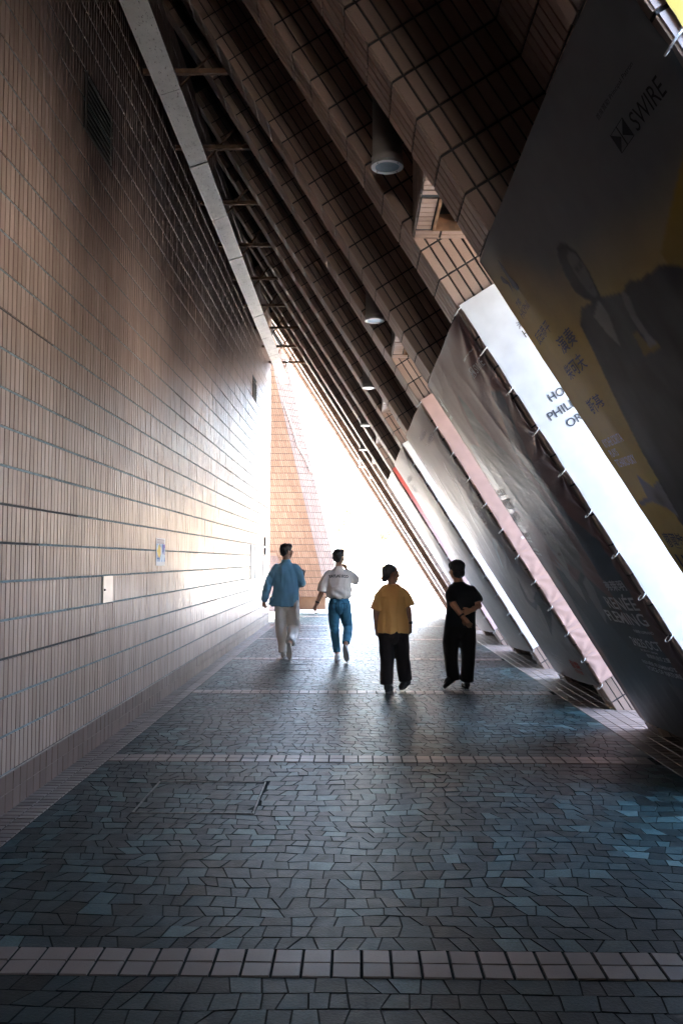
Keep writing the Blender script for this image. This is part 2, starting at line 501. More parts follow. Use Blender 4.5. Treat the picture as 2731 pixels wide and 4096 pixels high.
# ================================================================== left wall
wall = empty('tiled_wall', (XW, 0, 0), 'tall pink-beige tiled wall along the left side of the passage', 'wall')
wb = MB()
WT = 0.2357
LOUV = [(6.74, 7.48, 21 * WT, 23 * WT), (18.12, 18.80, 21 * WT, 22.6 * WT)]
DOOR = (7.44, 7.735, 5 * WT, 6 * WT)
wb.box((XW - 6.0, -22.0, -0.3), (XW - 0.006, WALL_END, 12.5))
wb.build('wall_body', M['joint_dark'], wall)
ts = TileSet('tile', M['wall_tile'], wall, 0.0085, 0.0022)
nz_ = 33
WN = XD
def hole(y, z):
    for (a, b, c, d) in LOUV + [DOOR]:
        if a - 0.01 < y < b + 0.01 and c < z < d: return True
    return False
ny = int((WALL_END - 2.3) / PIT)
for j in range(1, nz_):
    for i in range(ny):
        y = WALL_END - PIT * (i + 0.5); z = WT * (j + 0.5)
        if hole(y, z): continue
        ts.put((XW - 0.006, y, z), YD, UP, WN, PIT - 0.0095, WT - 0.014)
ts.finish(300, 60)
mo = MB()
for j in range(1, nz_ + 1):
    y = 2.3
    while y < WALL_END - 0.01:
        y2 = min(y + random.uniform(0.8, 3.0), WALL_END)
        if random.random() < 0.93:
            mo.box((XW - 0.0062, y, WT * j - 0.0068), (XW - 0.0012 - random.random() * 0.001, y2 - 0.002, WT * j + 0.0068))
        y = y2
mo.build('mortar_line', M['joint_grey'], wall, kind='stuff')
# plain cladding of the parts of the wall that stand outside the view
pl = MB(); pl.box((XW - 0.0055, -21.9, 0.24), (XW + 0.002, 2.28, 8.0)); pl.build('plain_cladding', M['wall_tile'], wall)
# plinth
pb = MB(); pb.box((XW - 0.005, -21.9, 0), (XW + 0.006, WALL_END - 0.002, 0.2355)); pb.build('plinth', M['joint_pale'], wall)
ts = TileSet('plinth_tile', M['plinth_tile'], wall, 0.006, 0.0015)
for j in range(2):
    for i in range(int((WALL_END - 2.3) / 0.118)):
        ts.put((XW + 0.006, WALL_END - 0.118 * (i + 0.5) - (0.059 if j else 0) * 0, 0.0595 + 0.1165 * j), YD, UP, WN, 0.1145, 0.113)
ts.finish(200, 120)
# louvred vents
for (y0, y1, z0, z1) in LOUV:
    f = MB(); w = 0.022
    f.box((XW - 0.005, y0, z0), (XW + 0.012, y0 + w, z1)); f.box((XW - 0.005, y1 - w, z0), (XW + 0.012, y1, z1))
    f.box((XW - 0.005, y0 + w, z0), (XW + 0.012, y1 - w, z0 + w)); f.box((XW - 0.005, y0 + w, z1 - w), (XW + 0.012, y1 - w, z1))
    f.box((XW - 0.0055, y0 + w, z0 + w), (XW - 0.004, y1 - w, z1 - w), mi=1)
    vent = f.build('vent', [M['slat'], M['black']], wall)
    n = 9
    for i in range(n):
        z = z0 + w + (z1 - z0 - 2 * w) * (i + 0.5) / n
        s = MB(); s.obox((XW - 0.0035, y0 + w, z + 0.016), (0, y1 - y0 - 2 * w, 0), (0.020, 0, -0.026), (0.002, 0, 0.003)); s.build('slat', M['slat'], vent)
# small steel access door
dm = MB(); dm.box((XW - 0.004, DOOR[0], DOOR[2] + 0.005), (XW + 0.010, DOOR[1], DOOR[3] - 0.005)); door = dm.build('access_door', M['steel'], wall)
lm = MB(); lm.tube([(XW + 0.009, DOOR[0] + 0.03, DOOR[2] + 0.115), (XW + 0.020, DOOR[0] + 0.03, DOOR[2] + 0.115)], 0.009, 10); lm.build('latch', M['black'], door)

# ================================================================== slanted bays
def P3(y, s, e): return np.array([X0, y, 0.0]) + AX * s + EX * e
S_TOP = 9.05
bay_names = {
 1: 'slanted tiled bay nearest the camera behind the yellow and grey banner',
 2: 'slanted tiled bay behind the dark brown banner beside the white side banner',
 3: 'slanted tiled bay with the pink side banner and the grey brush-stroke banner',
 4: 'slanted tiled bay fourth along the passage with the cream side banner',
 5: 'slanted tiled bay with the red-topped side banner',
 6: 'bare slanted tiled bay with one dark brown rib just past the last banner',
 7: 'outermost bare slanted tiled bay against the bright open end'}
PH = 0.40 * CT
gap_soffit_z = 3.703
for k in range(1, 8):
    y0 = ya(k)
    root = empty('slanted_bay', (X0, y0, 0), bay_names[k], 'slanted wall bay', 'slanted tiled bays along the right side of the passage')
    ribs = [y0, y0 + OB]
    for yr in ribs:
        b = MB(); b.obox(P3(yr + 0.006, -0.5, 0.006), YD * (RW - 0.012), AX * 10.8, EX * RIBD)
        b.build('rib', M['joint_dark'], root)
    # plain rendered far cheeks (face the open air, never the passage)
    web = MB(); web.obox(P3(y0 + RW - 0.01, -0.5, REC + 0.006), YD * (OB - RW + 0.02), AX * 10.75, EX * 0.35); web.build('web', M['joint_dark'], root)
    bann = k <= 5
    ts = TileSet('tile', M['rib_tile'], root, 0.007, 0.0022)
    # slant limits of the banner strip
    s_lo, s_hi = 0.30 / math.sin(TH), 3.22 / math.sin(TH)
    ncourse = int(S_TOP / CT) + 1
    wB = (RW + 0.0) / 5.0
    for j in range(-1, ncourse):
        s = PH + CT * (j + 0.5)
        if s - CT / 2 > S_TOP - 0.02: continue
        z_in = s * math.sin(TH)
        cov = bann and s_lo < s < s_hi
        for yr, deep in ((ribs[0], 17), (ribs[1], 9)):
            for i in range(deep):                      # face towards the camera
                hid = cov and (yr == ribs[0] or True)
                ts.put(P3(yr + 0.006, s, PIT * (i + 0.5)), EX, AX, -YD, PIT - 0.0095, CT - 0.0125, not hid and not (i > 7))
            for i in range(5):                         # inner face
                ts.put(P3(yr + wB * (i + 0.5), s, 0.006), YD, AX, -EX, wB - 0.0095, CT - 0.0125, not cov)
        nw = 24; ww = (OB - RW) / nw
        for i in range(nw):                            # recess
            ts.put(P3(y0 + RW + ww * (i + 0.5), s, REC + 0.006), YD, AX, -EX, ww - 0.0095, CT - 0.0125, not cov and i < 12)
    # gap towards the next bay: closed above, open below
    gy0, gy1 = y0 + OB + RW, y0 + PER
    if k < 7:
        gl = gy1 - gy0
        s_rec = 4.85
        g = MB()
        zs = gap_soffit_z
        xs = 0.385
        # recess plane height at x = xs
        sr = (X0 + REC * math.sin(TH) - xs) / math.cos(TH); zr = sr * math.sin(TH) + REC * math.cos(TH)
        yy0, yy1 = gy0 - 0.005, gy1 + 0.005
        def prism(pts, mbb):
            n = len(pts)
            mbb.add([(x, yy0, z) for x, z in pts] + [(x, yy1, z) for x, z in pts],
                    [tuple(range(n))[::-1], tuple(range(n, 2 * n))] + [(i, (i + 1) % n, n + (i + 1) % n, n + i) for i in range(n)])
        top = P3(0, 10.25, REC + 0.006); top2 = P3(0, 10.25, REC + 0.4)
        # vent recess in the soffit: built as a frame with a dark inset
        vx0, vx1, vy0, vy1 = 0.50, 0.98, gy1 - 0.66, gy1 - 0.15
        prism([(xs + 0.006, zs + 0.15), (xs + 0.006, zr), (top[0], top[2]), (top2[0], top2[2]), (2.3, zs + 0.15)], g)
        g.box((xs + 0.006, yy0, zs + 0.006), (vx0, yy1, zs + 0.148)); g.box((vx1, yy0, zs + 0.006), (2.2, yy1, zs + 0.148))
        g.box((vx0, yy0, zs + 0.006), (vx1, vy0, zs + 0.148)); g.box((vx0, vy1, zs + 0.006), (vx1, yy1, zs + 0.148))
        g.build('gap_soffit', M['joint_dark'], root)
        fr = MB(); w = 0.02
        fr.box((vx0, vy0, zs - 0.006), (vx0 + w, vy1, zs + 0.1)); fr.box((vx1 - w, vy0, zs - 0.006), (vx1, vy1, zs + 0.1))
        fr.box((vx0 + w, vy0, zs - 0.006), (vx1 - w, vy0 + w, zs + 0.1)); fr.box((vx0 + w, vy1 - w, zs - 0.006), (vx1 - w, vy1, zs + 0.1))
        fr.box((vx0 + 0.2, vy0 + w, zs + 0.02), (vx0 + 0.215, vy1 - w, zs + 0.1))
        fr.build('soffit_vent', M['rust'], root)
        nx = 7; px = 0.2357
        for i in range(nx):
            for j in range(int(gl / PIT) + 1):
                xc = xs + px * (i + 0.5) - 0.06; yc = gy1 - PIT * (j + 0.5)
                if vx0 - 0.02 < xc + px / 2 and xc - px / 2 < vx1 + 0.02 and vy0 - 0.03 < yc < vy1 + 0.03:
                    continue
                if yc < gy0: continue
                w_ = px - 0.0125; xcc = xc
                if i == 0: w_ = px - 0.0125 - 0.06; xcc = xc + 0.03
                ts.put((xcc, yc, zs + 0.006), XD, YD, -UP, w_, PIT - 0.0095)
        for xa, xb in ((xs + 0.005, vx0 - 0.004), (vx1 + 0.004, 1.2)):
            for j in range(int(0.55 / PIT)):
                yc = vy0 + PIT * (j + 0.5)
                ts.put(((xa + xb) / 2, yc, zs + 0.006), XD, YD, -UP, xb - xa - 0.01, PIT - 0.0095)
        nyg = int(gl / PIT)
        for i in range(nyg):
            for j in range(int((zr - zs) / CT)):
                ts.put((xs + 0.006, gy0 + gl / nyg * (i + 0.5), zs + CT * (j + 0.5)), YD, UP, -XD, gl / nyg - 0.0095, CT - 0.0125, False)
        j0 = int((sr + 0.1) / CT) + 1
        for i in range(nyg):
            for j in range(j0, int(10.2 / CT)):
                ts.put(P3(gy0 + gl / nyg * (i + 0.5), PH + CT * (j + 0.5), REC + 0.006), YD, AX, -EX, gl / nyg - 0.0095, CT - 0.0125, False)
    ts.finish(280 if k < 6 else 120, 110)

# unseen rear of the passage, gaps closed up to cut the light entering
rear = MB()
rear.obox(P3(-22.0, -0.4, 0.004), YD * (ya(1) - 1.0 + 22.0), AX * 10.7, EX * 0.4)
rear.obox(P3(ya(1) - 1.0 + 0.001, -0.4, 0.004), YD * 0.994, AX * 3.72, EX * 0.4); rear.obox(P3(ya(1) - 1.0 + 0.001, 3.95, 0.004), YD * 0.994, AX * 6.2, EX * 0.4)  # added infill of the open gap; slot left to light the yellow side banner
rear.build('rear_light_block', M['unseen_dark'], kind='structure')
rw = MB(); rw.box((XW + 0.01, -22.0, 3.1), (4.2, -21.7, 8.9)); rw.build('rear_light_screen', M['unseen_dark'], kind='structure')  # added screen, unseen, trims the light from the open rear end
# roof slab over the wedge of the passage
rf = MB(); rf.box((XW - 0.5, -22.0, 8.95), (0.0, ya(7) + OB + RW, 9.25)); rf.build('roof_slab', M['concrete_dark'], kind='structure')
ro = MB(); ro.box((XW - 6.0, WALL_END + 0.01, 9.75), (-0.6, 35.0, 10.4)); ro.build('pier_shade_slab', M['unseen_dark'], kind='structure')  # added slab out of view, put there to shade the leaning pier
# ================================================================== overhead painted duct with struts
duct = empty('overhead_duct', (-1.86, 12, 6.2), 'long white painted duct with peeling paint hung high beside the left wall', 'duct')
JY = [8.55 + 1.62 * i for i in range(-4, 9)]
xl, zl, xr, zr_ = -1.968, 6.20, -1.752, 6.268
for i in range(len(JY)):
    y0 = JY[i]; y1 = JY[i] + 1.62
    b = MB()
    u = np.array([xr - xl, 0, zr_ - zl]); n = np.array([-(zr_ - zl), 0, xr - xl]); n /= np.linalg.norm(n)
    sag = random.uniform(-0.006, 0.006)
    b.obox(np.array([xl, y0 + 0.012, zl + sag]), u, YD * (y1 - y0 - 0.024), n * 0.14)
    b.build('duct_panel', M['duct'], duct)
core = MB(); core.obox(np.array([xl + 0.01, JY[0], zl + 0.012]), np.array([xr - xl - 0.02, 0, (zr_ - zl) * 0.9]), YD * (1.62 * len(JY) - 0.02), n * 0.12); core.build('duct_core', M['concrete_dark'], duct)
for y in JY[2:]:
    b = MB(); b.box((XW - 0.005, y - 0.02, 6.42), (-1.19, y + 0.02, 6.47)); b.build('strut', M['rust'], duct)
    b = MB(); b.tube([(xr - 0.02, y, 6.28), (-1.45, y + 0.35, 6.9)], 0.012, 6); b.build('hanger_rod', M['rust'], duct)

# ================================================================== pendant downlights in the gaps
lamp_lab = ['largest grey cylinder downlight, nearest the camera', 'second grey cylinder downlight, above the dark brown banner',
            'third grey cylinder downlight along the row', 'fourth grey cylinder downlight along the row', 'fifth small grey cylinder downlight along the row', 'farthest small grey cylinder downlight before the open end']
LV = None
for k in range(1, 7):
    yc = (ya(k) + OB + RW + ya(k + 1)) / 2; xc, z0 = 0.195, 3.965
    L = empty('downlight', (xc, yc, z0), lamp_lab[k - 1], 'downlight', 'cylinder downlights hanging between the slanted ribs')
    sr = (X0 + REC * math.sin(TH) - xc) / math.cos(TH); zt = sr * math.sin(TH) + REC * math.cos(TH) + 0.1
    a = MB()
    a.rings([(xc, yc, z0 + 0.018, 0.094, 0.094), (xc, yc, z0 + 0.045, 0.098, 0.098), (xc, yc, z0 + 0.06, 0.098, 0.098), (xc, yc, z0 + 0.062, 0.092, 0.092), (xc, yc, zt, 0.092, 0.092)], 28)
    a.build('housing', M['lamp_body'], L, True)
    a = MB(); vs, fs = [], []
    for i in range(28):
        w = 2 * math.pi * i / 28
        for r, z in ((0.099, z0 + 0.02), (0.099, z0), (0.074, z0), (0.074, z0 + 0.02)): vs.append((xc + r * math.cos(w), yc + r * math.sin(w), z))
    for i in range(28):
        for j in range(4):
            p, q = i * 4, ((i + 1) % 28) * 4
            fs.append((p + j, q + j, q + (j + 1) % 4, p + (j + 1) % 4))
    a.add(vs, fs); rim = a.build('rim', M['lamp_rim'], L)
    for i in range(4):
        w = math.pi / 4 + math.pi / 2 * i
        s = MB(); s.ball((xc + 0.087 * math.cos(w), yc + 0.087 * math.sin(w), z0), (0.006, 0.006, 0.003), 8, 4); s.build('screw', M['black'], rim)
    a = MB(); a.rings([(xc, yc, z0 + 0.004, 0.0735, 0.0735), (xc, yc, z0 + 0.012, 0.0735, 0.0735)], 28); a.build('lens', M['lamp_glass'], L)
# ================================================================== banners
SN = math.sin(TH)
BW = OB + RW                                   # width of a front banner
ST = 3.205 / SN                                # slant coordinate of its top edge
TIE = 0.318
def vinyl(name, rough=0.42, spec=0.28):
    m, nt, b = new_mat(name)
    a = N(nt, 'ShaderNodeAttribute', attribute_name='print')
    c = mix(nt, 1.0, a.outputs['Color'], ramp(nt, noise_tex(nt, 9, 4), [(0.3, (0.93, 0.93, 0.93)), (0.7, (1.04, 1.04, 1.04))]), 'MULTIPLY')
    nt.links.new(c, b.inputs['Base Color'])
    b.inputs['Roughness'].default_value = rough; b.inputs['Specular IOR Level'].default_value = spec
    bump(nt, b, noise_tex(nt, 700, 1), 0.06, 0.0006)
    return m
M['vinyl'] = vinyl('printed vinyl', 0.44)
M['vinyl_matt'] = vinyl('printed vinyl without sheen', 0.6, 0.12)
M['vinyl_side'] = vinyl('printed vinyl matt', 0.55)

def nz1(x, y, z=0.0): return noise.noise((x, y, z))
def smooth1(x):
    x = min(max(x, 0.0), 1.0); return x * x * (3 - 2 * x)
def front_disp(k, s, d, L):
    """inward bulge of a front banner, in metres"""
    u = s / BW; ed = smooth1(s / 0.5) * smooth1((BW - s) / 0.5)
    q = 0.024 * math.sin(math.pi * min(max(u, 0), 1)) * math.sin(math.pi * min(max(d / L, 0), 1)) ** 0.5
    q += 0.020 * ed * (1 + 0.5 * nz1(s * 1.0 + k * 7, d * 0.9))
    w = {1: 0.45, 2: 1.0}.get(k, 0.8)
    rr = nz1(s * 1.7 + d * 0.9 + k * 3, (d - s * 0.5) * 2.0, 4.0)
    q += 0.0032 * w * ed * (1 - abs(rr)) ** 4
    q += 0.0016 * w * ed * nz1(s * 5.0 + k * 5, d * 3.0 - s * 3.4, 1.0)
    i = round(d / TIE); dd = d - i * TIE; ds = BW - s
    r = math.hypot(dd, ds)
    if r < 0.55:
        a = math.atan2(dd, ds + 1e-6)
        q += 0.009 * w * math.exp(-r / 0.17) * math.sin(a * 7 + i * 1.7) * min(1, r / 0.08)
    i = round(d / TIE); dd = d - i * TIE; ds = s
    r = math.hypot(dd, ds)
    if r < 0.4 and k > 1:
        a = math.atan2(dd, ds + 1e-6)
        q += 0.004 * math.exp(-r / 0.12) * math.sin(a * 6 + i) * min(1, r / 0.08)
    if k == 2 or k == 4:                       # long folds running down from the top near corner
        a = math.atan2(d + 0.02, BW - s + 0.02); r = math.hypot(d, BW - s)
        q += 0.014 * math.exp(-r / 0.5) * math.sin(a * 13) * min(1, r / 0.1)
    q += 0.005 * w * ed * math.exp(-((d / L - 0.55 - 0.10 * nz1(s * 1.1 + k, 2.0)) / 0.012) ** 2) * (0.5 + nz1(s * 3, k * 2.0))
    return max(q + 0.009, 0.0075)
def front_point(k, s, d, lift=0.0, L=3.6):
    ph = (d / TIE) % 1.0
    sc = math.sin(math.pi * ph) ** 0.8 if 0 < ph < 1 else 0
    se = s
    if s > BW - 0.35: se = s - (0.012 + 0.014 * sc) * ((s - (BW - 0.35)) / 0.35) ** 3
    if s < 0.25: se = s + 0.006 * sc * ((0.25 - s) / 0.25) ** 3
    y = ya(k) + BW - se
    return P3(y, ST - d, 0) - EX * (front_disp(k, s, d, L) + lift)
def front_len(s): return 3.66 - 0.17 * s / BW
def pip(poly, X, Y):
    poly = np.array(poly, float); ins = np.zeros(X.shape, bool); n = len(poly); j = n - 1
    for i in range(n):
        xi, yi = poly[i]; xj, yj = poly[j]
        c = ((yi > Y) != (yj > Y)) & (X < (xj - xi) * (Y - yi) / (yj - yi + 1e-12) + xi)
        ins ^= c; j = i
    return ins
def poly_fill(C, S, Dd, poly, col, a=1.0):
    m = pip(poly, S, Dd); C[m] = C[m] * (1 - a) + np.array(col) * a
def stroke(C, S, Dd, pts, w, col, a=1.0):
    """painted stroke; w one width or one per point"""
    w = w if hasattr(w, '__len__') else [w] * len(pts)
    for (p, q, w0, w1) in zip(pts[:-1], pts[1:], w[:-1], w[1:]):
        p = np.array(p); q = np.array(q); v = q - p; t = np.clip(((S - p[0]) * v[0] + (Dd - p[1]) * v[1]) / (v @ v + 1e-12), 0, 1)
        d = np.hypot(S - p[0] - t * v[0], Dd - p[1] - t * v[1]); m = d < (w0 + (w1 - w0) * t)
        C[m] = C[m] * (1 - a) + np.array(col) * a
def soft(C, S, Dd, c, r, col, a):
    g = np.exp(-(((S - c[0]) / r[0]) ** 2 + ((Dd - c[1]) / r[1]) ** 2)) * a
    C += (np.array(col) - C) * g[:, None]
def fbm2(S, Dd, sx, sy, seed):
    return np.array([noise.fractal((x * sx + seed, y * sy, seed), 1.0, 2.0, 3) for x, y in zip(S, Dd)])
def smooth(x): x = np.clip(x, 0, 1); return x * x * (3 - 2 * x)

def sheet(name, nu, nv, fpos, S, Dd, C, mat, parent):
    off = base_of(parent)
    P = np.array([fpos(s, d) for s, d in zip(S, Dd)]) - off
    F = [(j * nu + i, j * nu + i + 1, (j + 1) * nu + i + 1, (j + 1) * nu + i) for j in range(nv - 1) for i in range(nu - 1)]
    me = bpy.data.meshes.new(name); me.from_pydata(P.tolist(), [], F)
    ca = me.color_attributes.new('print', 'FLOAT_COLOR', 'POINT')
    ca.data.foreach_set('color', np.concatenate([np.clip(C, 0, 1), np.ones((len(C), 1))], 1).astype('f').ravel())
    me.polygons.foreach_set('use_smooth', np.ones(len(F), bool)); me.materials.append(mat); me.update()
    return add_obj(name, me, parent)

def flat_mat(name, col, rough=0.6): return simple(name, col, rough, var=0.04, spec=0.12)
def text_mesh(txt, bold=0.0):
    cu = bpy.data.curves.new('lettering', 'FONT'); cu.body = txt; cu.size = 1.0; cu.resolution_u = 3; cu.offset = bold
    o = bpy.data.objects.new('lettering', cu); COL.objects.link(o)
    dg = bpy.context.evaluated_depsgraph_get(); dg.update()
    me = bpy.data.meshes.new_from_object(o.evaluated_get(dg)); bpy.data.objects.remove(o); bpy.data.curves.remove(cu)
    n = len(me.vertices); v = np.zeros(n * 3, 'f'); me.vertices.foreach_get('co', v); v = v.reshape(-1, 3)
    F = [tuple(p.vertices) for p in me.polygons]; bpy.data.meshes.remove(me)
    return v, F
def lettering(txt, box, fpos, mat, parent, bold=0.012, stretch=True, skew=0.0):
    """text fitted into box (s0, s1, d0, d1) of a mapped surface"""
    v, F = text_mesh(txt, bold)
    if len(v) == 0: return
    lo, hi = v.min(0), v.max(0)
    s0, s1, d0, d1 = box
    sx = (s1 - s0) / (hi[0] - lo[0]); sy = (d1 - d0) / (hi[1] - lo[1])
    off = base_of(parent)
    P = [fpos(s0 + (p[0] - lo[0]) * sx + skew * (p[1] - lo[1]) * sy, d1 - (p[1] - lo[1]) * sy) - off for p in v]
    me = bpy.data.meshes.new('lettering'); me.from_pydata([list(p) for p in P], [], F); me.materials.append(mat)
    return add_obj('lettering', me, parent)
def flat_shape(name, polys, fpos, mat, parent):
    off = base_of(parent); V, F = [], []
    for pl in polys:
        b = len(V); V += [list(fpos(*p) - off) for p in pl]; F.append(tuple(range(b, b + len(pl))))
    me = bpy.data.meshes.new(name); me.from_pydata(V, [], F); me.materials.append(mat)
    return add_obj(name, me, parent)
def ring_tie(parent, yk, s, seedv):
    b = MB(); c = P3(yk - 0.012, s, -0.012); pts = []
    r = 0.030 + 0.005 * seedv
    for i in range(13):
        w = 2 * math.pi * i / 12
        pts.append(c + YD * r * math.cos(w) * 1.15 + EX * r * math.sin(w) + AX * 0.012 * math.sin(w))
    b.tube(pts, 0.0036, 6, False)
    t = pts[2] ; b.tube([t, t - YD * 0.01 + EX * 0.02 + AX * 0.018], 0.0042, 5)
    b.build('cable_tie', M['tie'], parent)

def front_banner(k, label, nu, nv, paint):
    root = empty('banner', (X0, ya(k), 0.2), label, 'banner', 'front banners stretched over the slanted bays')
    u = np.linspace(0, 1, nu); v = np.linspace(0, 1, nv)
    U, V = np.meshgrid(u, v); S = (U * BW).ravel(); Dd = (V.ravel() * front_len(S))
    C = paint(S, Dd)
    G = C.reshape(nv, nu, 3)
    for q in range(1 if k < 3 else 0):                     # the print's own soft edges
        E_ = np.pad(G, ((1, 1), (1, 1), (0, 0)), 'edge'); G = (E_[1:-1, 1:-1] * 2 + E_[:-2, 1:-1] + E_[2:, 1:-1] + E_[1:-1, :-2] + E_[1:-1, 2:]) / 6
    C = G.reshape(-1, 3)
    sheet('sheet', nu, nv, lambda s, d: front_point(k, s, d), S, Dd, C, M['vinyl_matt'] if k == 1 else M['vinyl'], root)
    return root, (lambda s, d: front_point(k, s, d, 0.004))
def side_disp(k, e, d):
    q = 0.016 + 0.0018 * nz1(e * 2 + k * 3, d * 1.3)
    i = round(d / TIE); dd = d - i * TIE; r = math.hypot(dd, e)
    if r < 0.6:
        a = math.atan2(dd, e + 1e-6)
        amp = {3: 0.008, 5: 0.006}.get(k, 0.0022) * (0.12 + 0.9 * smooth1((d - 0.9) / 1.6) if k == 3 else 1)
        q += amp * math.exp(-r / 0.15) * math.sin(a * 9 + i * 2.3) * min(1, r / 0.03)
    if k == 2 and d < 0.6: q += 0.004 * math.sin(d * 26 - e * 9) * math.exp(-d / 0.25)
    return max(q, 0.006)
SST = 3.236 / SN
def side_point(k, e, d, lift=0.0):
    ph = (d / TIE) % 1.0; sc = math.sin(math.pi * ph) ** 0.8 if 0 < ph < 1 else 0
    ee = e + 0.007 * sc * max(0, 1 - e / 0.2) ** 3
    return P3(ya(k) - side_disp(k, e, d) - lift, SST - d, ee)
def side_banner(k, label, e0, paint, nu=28, nv=110, L=3.50):
    root = empty('side_banner', (X0, ya(k), 0.2), label, 'banner', 'side banners on the rib faces towards the camera')
    u = np.linspace(0, 1, nu); v = np.linspace(0, 1, nv)
    U, V = np.meshgrid(u, v); S = (e0 + U * (1.15 - e0)).ravel(); Dd = (V * L).ravel()
    sheet('sheet', nu, nv, lambda e, d: side_point(k, e, d), S, Dd, paint(S, Dd), M['vinyl_side'], root)
    for i in range(12): ring_tie(root, ya(k), SST - 0.03 - i * TIE, random.random()) if SST - 0.03 - i * TIE > 0.28 else None
    return root, (lambda e, d: side_point(k, e, d, 0.003))

INK = flat_mat('black ink', (0.012, 0.012, 0.014)); INKG = flat_mat('grey ink', (0.085, 0.088, 0.10)); INKL = flat_mat('pale ink', (0.72, 0.73, 0.74))
INKW = flat_mat('white ink', (0.80, 0.80, 0.80)); INKR = flat_mat('red ink', (0.42, 0.09, 0.08))
def quarter_logo(s0, s1, d0, d1, fpos, parent, dark, line):
    """small four-quartered diamond emblem"""
    cs, cd = (s0 + s1) / 2, (d0 + d1) / 2
    L_, R_, T_, B_ = (s0, cd), (s1, cd), (cs, d0), (cs, d1)
    q = [(s0, d0), (s1, d0), (s1, d1), (s0, d1)]; c = (cs, cd); w = (s1 - s0) * 0.05
    pol = [[q[0], (cs - w, cd), q[3]], [q[1], q[2], (cs + w, cd)]]
    flat_shape('emblem', pol, fpos, dark, parent)
    b = (s1 - s0) * 0.02
    fr = [[q[0], q[1], (s1, d0 + b), (s0, d0 + b)], [(s0, d1 - b), (s1, d1 - b), q[2], q[3]], [(cs - w * .6, d0), (cs + w * .6, d0), (cs + w * .6, d1), (cs - w * .6, d1)]]
    flat_shape('emblem', fr, fpos, line, parent)
def swoosh(fpos, parent, mat, ox=0.0, oy=0.0, sc=1.0):
    a = [(0.36, 0.11), (0.385, 0.16), (0.385, 0.22), (0.43, 0.29), (0.42, 0.31), (0.37, 0.31), (0.32, 0.27), (0.335, 0.22), (0.335, 0.16)]
    b = [(0.31, 0.24), (0.265, 0.29), (0.27, 0.24), (0.235, 0.225), (0.19, 0.20), (0.21, 0.17), (0.25, 0.18), (0.29, 0.22)]
    f = lambda p: (ox + p[0] * sc, oy + p[1] * sc)
    flat_shape('emblem', [[f(p) for p in a], [f(p) for p in b]], fpos, mat, parent)

